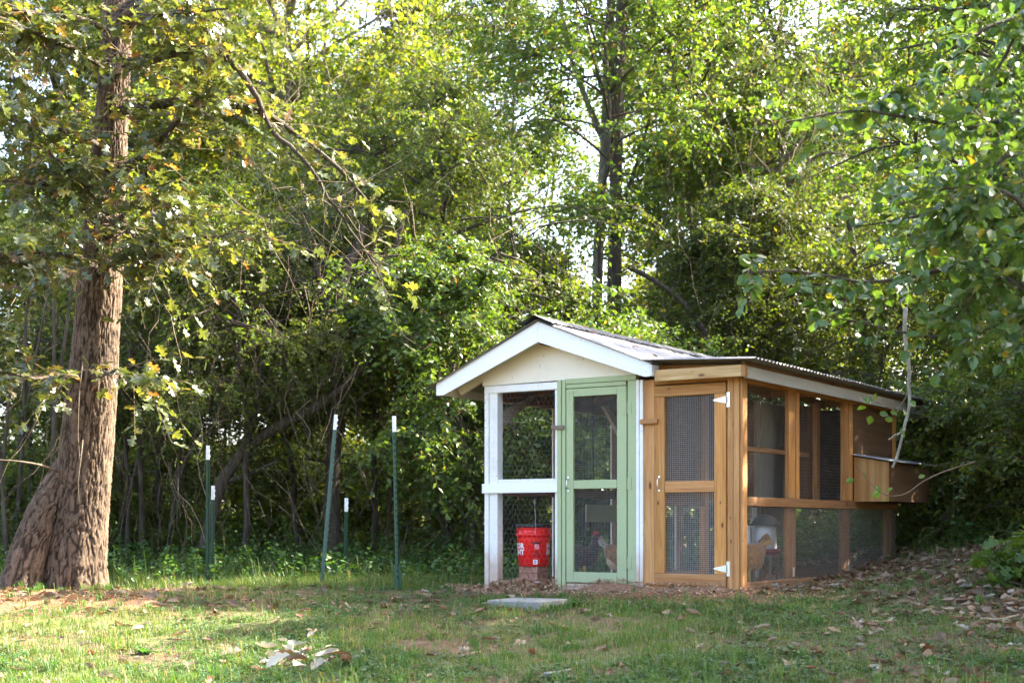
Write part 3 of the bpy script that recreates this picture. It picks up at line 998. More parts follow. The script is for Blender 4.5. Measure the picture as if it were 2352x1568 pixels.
def yzprism(name, pts, x0, x1, mat):
    me = prism(name, [(b, c) for b, c in pts], x0, x1, mat)   # (y,z) polygon extruded along x
    V = np.array([v.co[:] for v in me.vertices])
    me.vertices.foreach_set('co', np.stack([V[:, 1], V[:, 0], V[:, 2]], -1).astype(np.float32).ravel())
    me.flip_normals()
    return me


for (ya, za, yb, zb) in ((.09, 1.40, .66, 1.735), (2.36, 1.40, 1.95, 1.735)):
    h = .15
    part('knee_brace', yzprism('knee_brace', [(ya, za), (ya, za + h), (yb - .09 if yb > ya else yb + .09, zb), (yb, zb)], XL + .095, XL + .132, M['brace'] if ya < 1 else M['cream']), coop)
for z in (.25, .42, .60):
    board('ladder_rung', coop, -1.72, -1.28, 3.0 + z * .5, 3.05 + z * .5, z, z + .05, M['old_x'])
for x in (-1.76, -1.27):
    part('ladder_rail', yzprism('ladder_rail', [(3.02, .0), (3.10, .0), (3.50, .8), (3.42, .8)], x, x + .035, M['old_y']), coop)
# hanging black cords inside
for (x, y, z0, z1) in ((XL + .55, 1.0, .9, 2.0), (-.42, .80, .80, 1.80)):
    t = np.linspace(0, 1, 14)
    P = np.stack([x + .006 * np.sin(t * 9), y + .006 * np.cos(t * 11), z0 + (z1 - z0) * t], -1)
    mb = MB(); tubes(mb, P[None], np.full((1, 14), .0045) + .004 * (np.abs(t - .3) < .08), 5)
    part('cord', mb.mesh('cord', M['cord']), coop)

# ------------------------------------------------------------------ things in the coop
def text_mesh(body, size, align='LEFT', bold=.012):
    cu = bpy.data.curves.new('t', 'FONT')
    cu.body = body; cu.size = size; cu.align_x = align; cu.offset = bold * size; cu.space_line = .88; cu.resolution_u = 3
    o = bpy.data.objects.new('t', cu); COL.objects.link(o)
    dg = bpy.context.evaluated_depsgraph_get()
    me = bpy.data.meshes.new_from_object(o.evaluated_get(dg))
    bpy.data.objects.remove(o); bpy.data.curves.remove(cu)
    bm = bmesh.new(); bm.from_mesh(me)
    bmesh.ops.triangulate(bm, faces=bm.faces[:])
    for _ in range(2):
        lng = [e for e in bm.edges if e.calc_length() > .02]
        if lng:
            bmesh.ops.subdivide_edges(bm, edges=lng, cuts=1)
            bmesh.ops.triangulate(bm, faces=bm.faces[:])
    bm.to_mesh(me); bm.free(); me.materials.clear()
    return me


bx, by = -2.185, .34
bX, bY = cw(bx, by)
BZ = .155
br0 = thing('bucket', 'red plastic bucket with white lettering standing on bricks in the coop', 'bucket', (bX, bY, BZ), 0)
rb, rt, hb = .140, .157, .385
prof = [(0, .004), (rb - .012, 0), (rb, .008), (rb + .012, .26), (rb + .013, .272), (rt + .006, .275), (rt + .008, .288), (rt + .006, .298), (rt - .004, .30), (rt - .001, .345), (rt + .004, .348), (rt + .004, .356), (rt - .001, .36)]
mb = MB(); lathe(mb, prof, 48)
part('body', mb.mesh('body', M['red']), br0)
mb = MB(); lathe(mb, [(rt + .004, .352), (rt + .010, .354), (rt + .010, .376), (rt + .002, .382), (rt - .012, .378), (rt - .018, .370), (0, .370)], 48)
part('lid', mb.mesh('lid', M['black']), br0)
t = np.linspace(0, 1, 16)
P = np.stack([-.02 + 0.02 * np.sin(3 * t), -(rt + .012) + .0 * t, .285 + .05 * t], -1)


def wrapped(me, ang0, z0, mat, name, off=.0012):
    V = np.array([v.co[:] for v in me.vertices])
    zz = V[:, 1] + z0
    rr = rb + .012 * np.clip(zz / .26, 0, 1) + off
    th = ang0 + V[:, 0] / .14
    # camera looks along +Y at the bucket: angle 0 faces -Y, positive to +X
    me.vertices.foreach_set('co', np.stack([rr * np.sin(th), -rr * np.cos(th), zz], -1).astype(np.float32).ravel())
    me.materials.append(mat); me.update()
    return part(name, me, br0)


wrapped(text_mesh('HARBOR\nFREIGHT', .066, 'RIGHT', .035), R(-37), .165, M['print_white'], 'lettering')
wrapped(text_mesh('HARBOR\nFREIGHT', .066, 'LEFT', .035), R(50), .165, M['print_white'], 'lettering')
# warning print: black strip, ring with a slash, lines, white sticker
def flat(quads):
    mb = MB()
    for (x0, x1, y0, y1) in quads:
        xs = np.linspace(x0, x1, 6)
        V = np.concatenate([np.stack([xs, 0 * xs + y0, 0 * xs], -1), np.stack([xs, 0 * xs + y1, 0 * xs], -1)])
        i = np.arange(5); mb.add(V, np.stack([i, i + 1, i + 7, i + 6], -1))
    return mb.mesh('print', [])


wrapped(flat([(-.026, .046, .205, .222)] + [(-.02, .04, z, z + .004) for z in (.135, .125, .115, .105, .095, .085)]), R(4), 0, M['print_black'], 'warning_print')
a = np.linspace(0, 2 * np.pi, 33)
mb = MB(); V = np.concatenate([np.stack([.020 * np.cos(a), .180 + .020 * np.sin(a), 0 * a], -1), np.stack([.0155 * np.cos(a), .180 + .0155 * np.sin(a), 0 * a], -1)])
i = np.arange(32); mb.add(V, np.stack([i, i + 1, i + 34, i + 33], -1))
mb.add([(-.0135, .1915, 0), (-.0105, .1945, 0), (.0135, .1685, 0), (.0105, .1655, 0)], [(0, 1, 2, 3)])
wrapped(mb.mesh('print', []), R(10), 0, M['print_white'], 'warning_symbol')
wrapped(flat([(-.02, .02, .02, .062)]), R(5), 0, M['print_white'], 'sticker')
wrapped(flat([(-.014, .006, z, z + .004) for z in (.05, .042, .034, .026)]), R(5), 0, M['print_black'], 'sticker_print', .002)
wt = np.linspace(0, 1, 8)
mb = MB(); tubes(mb, np.stack([.01 + .004 * np.sin(wt * 5), -.165 + .0 * wt, .29 + .33 * wt], -1)[None], np.full((1, 8), .0022), 4)
tubes(mb, np.stack([.004 + .012 * np.cos(wt * 6.3), -.165 + 0 * wt, .585 + .014 * np.sin(wt * 6.3)], -1)[None], np.full((1, 8), .0028), 4)
part('hanging_wire', mb.mesh('hanging_wire', M['wire']), br0)

# bricks under the bucket
bl = []
brm = boxmesh('brick', -.10, .10, -.048, .048, 0, .062, M['brick'], .004)
k = 0
where = ('front', 'rear')
for lay, zb in enumerate((-.035, .029, .093)):
    for s in (0, 1):
        if lay % 2 == 0:
            lx, ly, rz = bx, by - .05 + .1 * s, 0
            lab = ('bottom', None, 'top')[lay] + ' course brick laid lengthwise under the red bucket, ' + ('nearest the wire' if s == 0 else 'away from the wire')
        else:
            lx, ly, rz = bx - .05 + .1 * s, by, 90
            lab = 'middle course brick with its end showing under the red bucket, ' + ('on the corner post side' if s == 0 else 'on the green door side')
        X, Y = cw(lx + random.uniform(-.003, .003), ly)
        bl.append(thing('brick', lab, 'brick', (X, Y, zb), COOP_RZ + R(rz + random.uniform(-2, 2)), 'bricks stacked under the red bucket', brm))


def waterer(lx, ly, z, label, top=True, s=1.0):
    X, Y = cw(lx, ly)
    r = thing('poultry_waterer', label, 'waterer', (X, Y, z), .3, 'white poultry waterers in the pen')
    mb = MB(); lathe(mb, [(0, .04), (.10 * s, .04), (.102 * s, .06), (.098 * s, .20), (.09 * s, .245), (.06 * s, .262), (.0, .266)], 32)
    part('jar', mb.mesh('jar', M['jar']), r)
    mb = MB(); lathe(mb, [(0, 0), (.125 * s, .0), (.14 * s, .05), (.135 * s, .05), (.12 * s, .012), (0, .012)], 32)
    part('tray', mb.mesh('tray', M['dullred']), r)
    if top:
        mb = MB(); lathe(mb, [(.145, .255), (.14, .262), (.08, .335), (.03, .355), (0, .357)], 24)
        tubes(mb, np.array([[(0, 0, .35), (0, 0, .44)]]), np.full((1, 2), .004), 5)
        part('cover', mb.mesh('cover', M['darkgreen_plastic']), r)
    else:
        a = np.linspace(0, np.pi, 10)
        mb = MB(); tubes(mb, np.stack([.04 * np.cos(a), 0 * a, .262 + .03 * np.sin(a)], -1)[None], np.full((1, 10), .004), 5)
        part('handle', mb.mesh('handle', M['jar']), r)
    # block it stands on
    return r


waterer(-.29, 1.20, .27, 'white waterer with dark cone cover and red tray in the pen')
waterer(-.45, 1.02, .275, 'white waterer without a cover beside the cone covered one', False, .9)
for (lx, ly) in ((-.29, 1.20), (-.45, 1.02)):
    X, Y = cw(lx, ly)
    o = thing('wooden_block', 'weathered wooden stand under the ' + ('cone covered' if ly > 1.1 else 'uncovered') + ' waterer', 'stand', (X, Y, 0), COOP_RZ)
    for dx in (-.09, .07):
        for dy in (-.09, .07):
            part('leg', boxmesh('leg', dx, dx + .02, dy, dy + .02, -.05, .244, M['old_z'], .001), o)
    part('top_board', boxmesh('top_board', -.1, .1, -.1, .1, .245, .268 if ly > 1.1 else .2735, M['old_x']), o)
X, Y = cw(-.47, .62)
fd = thing('feeder', 'small red feeder tray with a white tube behind the pine door', 'feeder', (X, Y, .02))
mb = MB(); lathe(mb, [(0, 0), (.11, .0), (.13, .05), (.125, .05), (.108, .008), (0, .008)], 24); part('tray', mb.mesh('tray', M['red']), fd)
mb = MB(); lathe(mb, [(.035, .01), (.035, .27), (.03, .28), (0, .28)], 16); part('tube', mb.mesh('tube', M['jar']), fd)


# hens -------------------------------------------------------------
def hen(label, lx, ly, z, heading, body_mat, tail_mat, pose='stand', fluff=None, s=1.0):
    X, Y = cw(lx, ly)
    h = thing('hen', label, 'hen', (X, Y, z), heading, 'hens in the coop')
    h.scale = (s, s, s)
    # spine stations: x forward, z up, half width, half height
    if pose == 'stand':
        st = [(-.20, .30, .018, .02), (-.175, .285, .045, .05), (-.13, .25, .085, .085), (-.06, .215, .108, .105), (.02, .205, .108, .105), (.08, .225, .092, .095), (.115, .265, .062, .065),
              (.128, .315, .042, .042), (.135, .355, .033, .032), (.145, .385, .031, .030), (.165, .400, .026, .026), (.185, .397, .012, .012)]
    else:   # head down
        st = [(-.20, .32, .018, .02), (-.175, .30, .05, .05), (-.13, .265, .09, .085), (-.06, .23, .112, .105), (.02, .205, .112, .105), (.09, .185, .092, .09), (.14, .16, .06, .06),
              (.175, .125, .042, .042), (.20, .09, .034, .032), (.217, .065, .031, .03), (.23, .045, .024, .024), (.238, .03, .010, .010)]
    st = np.array(st)
    # densify
    tt = np.linspace(0, len(st) - 1, 45)
    S2 = np.stack([np.interp(tt, np.arange(len(st)), st[:, q]) for q in range(4)], -1)
    ker = np.array([.25, .5, .25])
    for _ in range(3):
        for q in range(4):
            S2[1:-1, q] = np.convolve(S2[:, q], ker, 'valid')
    tang = unit(np.gradient(S2[:, :2], axis=0))
    a = np.arange(20) * 2 * np.pi / 20
    V = []
    for (x, zz, w, hh), (tx, tz) in zip(S2, tang):
        V.append(np.stack([x - tz * hh * np.sin(a), w * np.cos(a), zz + tx * hh * np.sin(a)], -1))
    V = np.concatenate(V)
    V = V * (1 + (fbm(V[:, 0] * 40, V[:, 1] * 40, V[:, 2] * 40) - .5)[:, None] * .03)
    i = np.arange(44)[:, None] * 20; j = np.arange(20)[None]; j2 = (j + 1) % 20
    mb = MB(); mb.add(V, np.stack([i + j, i + j2, i + 20 + j2, i + 20 + j], -1).reshape(-1, 4), 0, True)
    mb.f.append((np.array([list(range(20))[::-1]]), 0, True)); mb.f.append((np.array([list(range(44 * 20, 45 * 20))]), 0, True))
    part('body', mb.mesh('body', body_mat), h)
    # wings: flattened shells
    for sd in (-1, 1):
        u = np.linspace(0, 1, 9); v = np.linspace(-1, 1, 7)
        U, Vv = np.meshgrid(u, v)
        half = .065 * np.sin(np.pi * np.clip(U * .85 + .12, 0, 1))
        x = .07 - .22 * U; zz = (.235 if pose == 'stand' else .225) + Vv * half + .03 * U
        y = sd * (.100 + .018 * (1 - Vv ** 2) * np.sin(np.pi * (U * .8 + .15)) - .05 * U ** 2)
        VV = np.stack([x, y, zz], -1).reshape(-1, 3)
        n1 = len(u); q = np.arange(6)[:, None] * n1 + np.arange(8)[None]
        mb = MB(); mb.add(VV, np.stack([q, q + 1, q + n1 + 1, q + n1], -1).reshape(-1, 4), 0, True)
        part('wing', mb.mesh('wing', body_mat), h)
    # tail feathers
    zt = st[1][1]
    for q in range(9):
        sp = (q - 4) / 4
        d = unit(np.array([-.55 - .1 * abs(sp), sp * .32, .80 - .25 * abs(sp)]))
        L = .17 - .04 * abs(sp)
        tpl = (np.array([(0, .0, 0), (.3, .14, .01), (.75, .17, .0), (1, 0, -.08), (.75, -.17, 0), (.3, -.14, .01), (.6, 0, .03)]), np.array([(0, 6, 1), (1, 6, 2), (2, 6, 3), (3, 6, 4), (4, 6, 5), (5, 6, 0)]))
        mb = MB(); add_leaves(mb, np.array([[-.15, sp * .025, zt - .01]]), d[None], np.array([[.8, sp * 1.5, .55]]), np.array([L]), tpl, smooth=True)
        part('tail_feather', mb.mesh('tail_feather', tail_mat), h)
    if fluff:
        mb = MB(); lathe(mb, [(0, -.075), (.05, -.06), (.085, -.015), (.09, .03), (.06, .07), (0, .085)], 18)
        V = mb.v[0]; V[:] = V * np.array([1.0, .95, 1.0]) + np.array([-.09, 0, .17])
        part('fluff', mb.mesh('fluff', fluff), h)
    hx, hz = st[9][0], st[9][1]
    f = unit(st[11][:2] - st[9][:2]); up = np.array([-f[1], f[0]])

    def hp(a_, b_, y=0.0):
        return np.array([hx + f[0] * a_ + up[0] * b_, y, hz + f[1] * a_ + up[1] * b_])
    mb = MB(); tubes(mb, np.array([[hp(.03, 0), hp(.05, -.003), hp(.068, -.010)]]), np.array([[.010, .007, .001]]), 6)
    part('beak', mb.mesh('beak', M['bone']), h)
    pr = [hp(-.02, .022), hp(-.028, .05), hp(-.012, .04), hp(-.006, .062), hp(.008, .044), hp(.016, .062), hp(.024, .04), hp(.036, .048), hp(.036, .014)]
    mb = MB(); Vc = np.array([p + np.array([0, .005, 0]) for p in pr] + [p - np.array([0, .005, 0]) for p in pr])
    n = len(pr); mb.v.append(Vc); mb.n = 2 * n
    mb.f += [(np.array([list(range(n))]), 0, False), (np.array([list(range(2 * n - 1, n - 1, -1))]), 0, False), (np.array([(q, q + n, (q + 1) % n + n, (q + 1) % n) for q in range(n)]), 0, False)]
    part('comb', mb.mesh('comb', M['comb']), h)
    for sd in (-1, 1):
        mb = MB(); tubes(mb, np.array([[hp(.03, -.012, sd * .010), hp(.028, -.03, sd * .012), hp(.026, -.05, sd * .012), hp(.026, -.058, sd * .012)]]), np.array([[.006, .012, .013, .003]]), 6)
        tubes(mb, np.array([[hp(.012, .006, sd * .027), hp(.012, -.012, sd * .029)]]), np.array([[.010, .009]]), 6, cap=True)
        part('wattle', mb.mesh('wattle', M['comb']), h)
        e = hp(.014, .010, sd * .030)
        mb = MB(); lathe(mb, [(0, -.005), (.005, 0), (0, .005)], 8); mb.v[0][:] += e
        part('eye', mb.mesh('eye', M['eye']), h)
        mb = MB()
        tubes(mb, np.array([[(.0, sd * .05, .15), (.015, sd * .05, .09), (.0, sd * .05, .012)]]), np.array([[.03, .012, .008]]), 7)
        for tx, ty in ((.055, 0), (.045, .03), (.045, -.03), (-.03, 0)):
            tubes(mb, np.array([[(0, sd * .05, .012), (tx * .6, sd * .05 + ty * .6, .010), (tx, sd * .05 + ty, .004)]]), np.array([[.007, .006, .002]]), 5)
        part('leg', mb.mesh('leg', M['shank']), h)
    return h


CLZ = .02
hen('dark brown hen with red comb standing upright behind the green door', -1.95, .80, CLZ, R(20) + COOP_RZ * 0, M['darkhen'], M['darkhen'], 'stand', None, 1.02)
hen('buff hen bending down with tail raised behind the green door', -1.39, .62, CLZ + .005, R(-25), M['buff'], M['tailgrey'], 'peck', M['pale_fluff'], .98)
hen('buff hen below the white waterers in the pen', -.33, .86, CLZ, R(215), M['buff'], M['buff'], 'peck', M['buff'], 1.05)

# concrete stepping slab
p = on_ground(1213, 1391)
sl = boxmesh('concrete_slab', -.235, .235, -.235, .235, -.08, .012, M['concrete'], .008)
thing('concrete_slab', 'pale concrete slab on the ground in front of the green door', 'slab', (p[0], p[1], p[2] + .04), COOP_RZ + R(4), None, sl)


# ------------------------------------------------------------------ steel fence posts
def t_post(px_t, py_t, px_b, py_b, Y, label, pale=False, face=0.0, plate=False):
    top = at(px_t, py_t, Y); bot = at(px_b, py_b, Y)
    L = np.linalg.norm(top - bot)
    o = thing('fence_post', label, 'fence post', tuple(bot), 0, 'green steel fence posts with white tips')
    d = Vector(top - bot).normalized()
    q = d.to_track_quat('Z', 'Y')
    o.rotation_mode = 'QUATERNION'
    from mathutils import Quaternion
    o.rotation_quaternion = q @ Quaternion((0, 0, 1), face)
    tip = .145
    gm = M['post_pale'] if pale else M['post_green']

    def seg(z0, z1):
        mb = MB(); mb.box(-.018, .018, -.0025, .0025, z0, z1); mb.box(-.0025, .0025, .0026, .03, z0, z1)
        return mb
    mb = seg(-.3, L - tip)
    z = .12
    while z < L - tip - .02:
        mb.box(-.007, .007, -.010, -.0026, z, z + .022); z += .055
    part('shaft', mb.mesh('shaft', gm), o)
    mb = seg(L - tip + .0005, L)
    z = L - tip + .03
    while z < L - .02:
        mb.box(-.006, .006, -.010, -.0026, z, z + .02); z += .055
    part('white_tip', mb.mesh('white_tip', M['post_white']), o)
    if plate:
        part('anchor_plate', prism('anchor_plate', [(-.04, .24), (.04, .24), (.045, .06), (.02, -.02), (-.02, -.02), (-.045, .06)], .0031, .0071, gm), o)


def gY(px, py):
    return on_ground(px, py)[1]


t_post(480, 1023, 479, 1342, gY(479, 1340), 'steel post nearest the big oak, the front one of the close pair', face=.5)
t_post(492, 1115, 489, 1330, 14.7, 'shorter looking steel post standing close behind the post nearest the oak', face=.4)
t_post(775, 952, 741, 1352, gY(741, 1350), 'pale green steel post leaning to the right with a spade plate at its foot', True, .1, True)
t_post(904, 955, 913, 1357, gY(913, 1356), 'dark green steel post standing nearest the coop', face=.9, plate=True)
t_post(798, 1143, 795, 1330, 14.9, 'short steel post far back in the dark undergrowth between the tall posts', face=.4)
t_post(119, 1079, 118, 1300, 17.5, 'steel post mostly hidden behind the big oak trunk', face=.4)

# ------------------------------------------------------------------ trees
def polyline(pts, K):
    pts = np.array(pts, float)
    d = np.concatenate([[0], np.cumsum(np.linalg.norm(np.diff(pts, axis=0), axis=1))])
    t = np.linspace(0, d[-1], K)
    out = np.stack([np.interp(t, d, pts[:, k]) for k in range(pts.shape[1])], -1)
    for _ in range(max(1, K // 12)):
        out[1:-1] = .25 * out[:-2] + .5 * out[1:-1] + .25 * out[2:]
    return out


def leafy_twigs(mb, g, P0, D, L, nl, lsize, tpl, droop=.35, up=.8, twig_r=.003, mi_leaf=0, mi_twig=1, Kt=4, spread=.75, keep=None, twigs=True):
    """twigs from P0 in direction D with leaves along them"""
    N = len(P0)
    D = unit(D)
    t = np.linspace(0, 1, Kt)
    P = P0[:, None] + L[:, None, None] * (t[None, :, None] * D[:, None]) + (-droop * L)[:, None, None] * (t ** 2)[None, :, None] * np.array([0, 0, 1.0])
    if twigs:
        tubes(mb, P, twig_r * (1.15 - t)[None] * np.ones((N, 1)), 3, mi_twig, False)
    u = (np.arange(nl) + g.random((N, nl))) / nl
    u = .12 + .88 * u
    pos = P0[:, None] + L[:, None, None] * u[..., None] * D[:, None] + (-droop * L)[:, None, None] * (u ** 2)[..., None] * np.array([0, 0, 1.0])
    T = unit(L[:, None, None] * D[:, None] + (-2 * droop * L)[:, None, None] * u[..., None] * np.array([0, 0, 1.0]))
    side = unit(np.cross(T, np.array([0, 0, 1.0]) + .3 * g.normal(size=(N, nl, 3))))
    sg = np.where(np.arange(nl) % 2 == 0, 1, -1)[None, :, None]
    ax = unit(T * (1 - spread) + side * sg * spread + g.normal(size=T.shape) * .3 + np.array([0, 0, -.25]))
    nr = unit(np.array([0, 0, up]) + g.normal(size=T.shape) * .55)
    sz = lsize * g.uniform(.6, 1.25, (N, nl))
    pos = pos.reshape(-1, 3); ax = ax.reshape(-1, 3); nr = nr.reshape(-1, 3); sz = sz.ravel()
    if keep is not None:
        k = keep(pos); pos, ax, nr, sz = pos[k], ax[k], nr[k], sz[k]
    add_leaves(mb, pos, ax, nr, sz, tpl, mi_leaf)
    return pos, ax, nr, sz


def gen_tree(name, seed, H, Rc, base, r0, n_limb, n_sub, n_twig, leaf, nl, mats, lean=(0, 0), shape='round', droop=.35, tlen=.55, up=.3, limb_up=.5, tpl=LEAF_Q, wob=.12, ltw=.003):
    g = np.random.default_rng(seed)
    K = 14
    t = np.linspace(0, 1, K)
    wx = np.cumsum(g.normal(size=K)) * wob * H / K; wy = np.cumsum(g.normal(size=K)) * wob * H / K
    wx -= wx[0]; wy -= wy[0]
    tr = np.stack([lean[0] * t * H + wx, lean[1] * t * H + wy, t * H * .95 - .15], -1)
    rad = r0 * (1 - .92 * t) ** .8
    rad[0] *= 1.35
    mbT = MB(); tubes(mbT, tr[None], rad[None], 9)
    mbC = MB()
    # limbs
    tl = base / H + (1 - base / H) * (np.arange(n_limb) + g.random(n_limb)) / n_limb * .97
    az = np.arange(n_limb) * 2.4 + g.random(n_limb)
    prof = {'round': np.sin(np.pi * (.18 + .80 * (tl - base / H) / (1 - base / H))), 'cone': 1.05 - .9 * (tl - base / H) / (1 - base / H), 'vase': .45 + .7 * (tl - base / H)}[shape]
    Ll = Rc * prof * g.uniform(.7, 1.15, n_limb)
    st = np.stack([np.interp(tl, t, tr[:, k]) for k in range(3)], -1)
    el = limb_up + g.normal(size=n_limb) * .25
    d = np.stack([np.cos(az) * np.cos(el), np.sin(az) * np.cos(el), np.sin(el)], -1)
    KL = 8
    s = np.linspace(0, 1, KL)
    LP = st[:, None] + Ll[:, None, None] * (s[None, :, None] * d[:, None]) + np.cumsum(g.normal(size=(n_limb, KL, 3)), 1) * (Ll / KL * .28)[:, None, None] * s[None, :, None]
    LP[:, :, 2] -= (s ** 2)[None] * Ll[:, None] * (.22 + .1 * g.random(n_limb))[:, None]
    lr = np.minimum(r0 * .42, .012 + .022 * Ll)[:, None] * (1.08 - s)[None]
    tubes(mbT, LP, lr, 6)
    # sub-limbs
    pick = g.integers(0, n_limb, n_sub); sp = g.uniform(.25, 1, n_sub)
    idx = sp * (KL - 1); i0 = np.minimum(idx.astype(int), KL - 2); fr = (idx - i0)[:, None]
    S0 = LP[pick, i0] * (1 - fr) + LP[pick, i0 + 1] * fr
    Sd = unit(unit(LP[pick, i0 + 1] - LP[pick, i0]) * .7 + g.normal(size=(n_sub, 3)) * np.array([.7, .7, .45]))
    SL = (.25 + .32 * g.random(n_sub)) * np.maximum(Ll[pick], .5)
    KS = 5; s2 = np.linspace(0, 1, KS)
    SP = S0[:, None] + SL[:, None, None] * s2[None, :, None] * Sd[:, None] + np.cumsum(g.normal(size=(n_sub, KS, 3)), 1) * (SL * .07)[:, None, None] * s2[None, :, None]
    SP[:, :, 2] -= (s2 ** 2)[None] * SL[:, None] * .25
    tubes(mbT, SP, (.004 + .008 * SL)[:, None] * (1.1 - s2)[None], 4)
    # twigs
    pick = g.integers(0, n_sub, n_twig); sp = g.uniform(.15, 1, n_twig)
    idx = sp * (KS - 1); i0 = np.minimum(idx.astype(int), KS - 2); fr = (idx - i0)[:, None]
    T0 = SP[pick, i0] * (1 - fr) + SP[pick, i0 + 1] * fr
    Td = unit(Sd[pick] * .55 + g.normal(size=(n_twig, 3)) * np.array([.8, .8, .5]))
    TL = tlen * g.uniform(.5, 1.3, n_twig)
    leafy_twigs(mbC, g, T0, Td, TL, nl, leaf, tpl, droop, up, ltw)
    return mbT.mesh(name + '_trunk', [mats[1]]), mbC.mesh(name + '_crown', [mats[0], mats[1] if len(mats) < 3 else mats[2]])


TR = {}
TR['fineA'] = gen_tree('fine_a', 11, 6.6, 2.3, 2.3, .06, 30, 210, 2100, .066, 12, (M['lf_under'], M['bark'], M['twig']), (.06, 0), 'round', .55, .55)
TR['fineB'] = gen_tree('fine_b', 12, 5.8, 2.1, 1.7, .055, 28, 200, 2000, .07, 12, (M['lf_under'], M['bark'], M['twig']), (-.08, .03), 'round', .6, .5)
TR['midA'] = gen_tree('mid_a', 13, 8.2, 2.7, 2.2, .12, 32, 200, 2100, .088, 12, (M['lf_mid'], M['bark'], M['twig']), (.04, 0), 'round', .35, .6)
TR['midB'] = gen_tree('mid_b', 14, 9.5, 2.9, 3.0, .13, 32, 200, 2100, .092, 12, (M['lf_mid'], M['bark_pale'], M['twig']), (-.03, 0), 'round', .4, .6)
TR['bright'] = gen_tree('bright', 15, 4.6, 1.9, 1.2, .06, 24, 170, 2000, .088, 11, (M['lf_bright'], M['bark'], M['twig']), (.1, -.05), 'round', .5, .5)
TR['tallA'] = gen_tree('tall_a', 16, 17, 4.2, 4.6, .17, 40, 260, 2800, .135, 13, (M['lf_tall'], M['bark_pale'], M['twig']), (.02, 0), 'round', .35, .9, limb_up=.75)
TR['tallB'] = gen_tree('tall_b', 17, 15, 3.8, 4.0, .15, 40, 260, 2800, .13, 13, (M['lf_tall'], M['bark'], M['twig']), (-.03, 0), 'round', .4, .85, limb_up=.7)
TR['highA'] = gen_tree('high_a', 20, 14, 3.0, 6.2, .06, 34, 200, 2100, .10, 12, (M['lf_mid'], M['bark'], M['twig']), (.0, 0), 'round', .4, .7, limb_up=.55)
TR['sap'] = gen_tree('sap', 18, 7.5, 1.3, 1.2, .045, 20, 90, 900, .09, 10, (M['lf_tall'], M['bark_pale'], M['twig']), (.05, 0), 'vase', .35, .5, limb_up=.9)
TR['lowA'] = gen_tree('low_a', 25, 4.6, 1.9, .3, .06, 28, 180, 1900, .08, 11, (M['lf_mid'], M['bark'], M['twig']), (0, 0), 'round', .45, .5)
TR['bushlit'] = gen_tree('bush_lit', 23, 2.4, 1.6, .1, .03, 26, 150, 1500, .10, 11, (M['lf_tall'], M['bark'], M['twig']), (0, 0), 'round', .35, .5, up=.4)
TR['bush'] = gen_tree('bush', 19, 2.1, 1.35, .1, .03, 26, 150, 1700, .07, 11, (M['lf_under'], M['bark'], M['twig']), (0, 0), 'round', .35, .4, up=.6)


def tree(kind, X, Y, label, group, s=1.0, rz=None, nm='tree', cat='tree'):
    z = float(gz(X, Y))
    o = thing(nm, label, cat, (X, Y, z), random.uniform(0, 6.28) if rz is None else rz, group)
    o.scale = (s, s, s * random.uniform(.94, 1.06))
    part('trunk', TR[kind][0], o)
    part('crown', TR[kind][1], o, 'stuff')
    return o


SPOTS = [(60, 'at the left edge'), (150, 'left of the oak trunk'), (270, 'straight behind the oak trunk'), (400, 'between the oak trunk and the pair of posts'), (520, 'behind the pair of posts'), (660, 'between the pair of posts and the leaning post'),
         (790, 'behind the leaning post'), (870, 'just right of the leaning post'), (960, 'behind the post nearest the coop'), (1080, 'left of the coop eave'), (1180, 'behind the left eave of the coop'), (1290, 'behind the roof peak of the coop'), (1400, 'below the gap of bright sky'),
         (1480, 'beside the dark straight trunk'), (1590, 'behind the far end of the roof ridge'), (1710, 'above the pine door'), (1830, 'above the front half of the lean-to roof'), (1940, 'above the rear half of the lean-to roof'), (2080, 'above the nest box'), (2220, 'right of the nest box'), (2352, 'at the right edge'), (9999, 'just beyond the right edge')]
used_labels = {}


def spot(what, px):
    for lim, ph in SPOTS:
        if px < lim:
            break
    lab = what + ' ' + ph
    n = used_labels.get(lab, 0)
    used_labels[lab] = n + 1
    return lab if n == 0 else ('farther ', 'farthest ', 'rearmost ')[min(n, 3) - 1] + lab


# understory, just behind the coop and posts:  (kind, display x, depth, scale)
G1 = 'shaded small trees at the edge of the wood'
for (k, px, Y, s) in [('fineA', 560, 17.0, .78), ('fineB', 700, 18.6, .86), ('fineA', 850, 18.6, .8), ('fineB', 400, 19.2, .8), ('fineA', 1010, 19.0, 1.0),
                      ('fineB', 280, 17.6, .8), ('fineA', 80, 18.4, .8), ('fineB', -120, 18.8, .9), ('fineB', 1150, 19.4, .8), ('fineA', 1660, 20.2, .8), ('fineB', 1810, 19.4, .98), ('fineB', 2200, 19.6, .9),
                      ('fineA', 2320, 18.6, 1.0), ('fineB', 2480, 17.4, 1.0)]:
    tree(k, (px - CX) / F_ * Y, Y, spot('shaded fine-leaved tree', px), G1, s)
for (px, Y, s) in [(1090, 16.6, .86), (1330, 17.6, .76), (1480, 18.2, .74)]:
    tree('bright', (px - CX) / F_ * Y, Y, {1090: 'fresh green leafy tree left of the coop roof peak', 1330: 'low fresh green tree rising directly behind the coop gable', 1480: 'low fresh green tree behind the ridge of the coop roof'}[px], None, s)
G2 = 'bushes in the undergrowth at the edge of the wood'
for (px, Y, s) in [(340, 17.6, .45), (150, 17.4, .5), (10, 16.8, .6), (2180, 16.6, .8), (2300, 15.5, .9), (2400, 14.2, .9), (2250, 18.2, 1.0), (1600, 20.5, .8)]:
    tree('bush', (px - CX) / F_ * Y, Y, spot('leafy shaded bush', px), G2, s, nm='bush', cat='bush')
G3 = 'mid green trees in the second row of the wood'
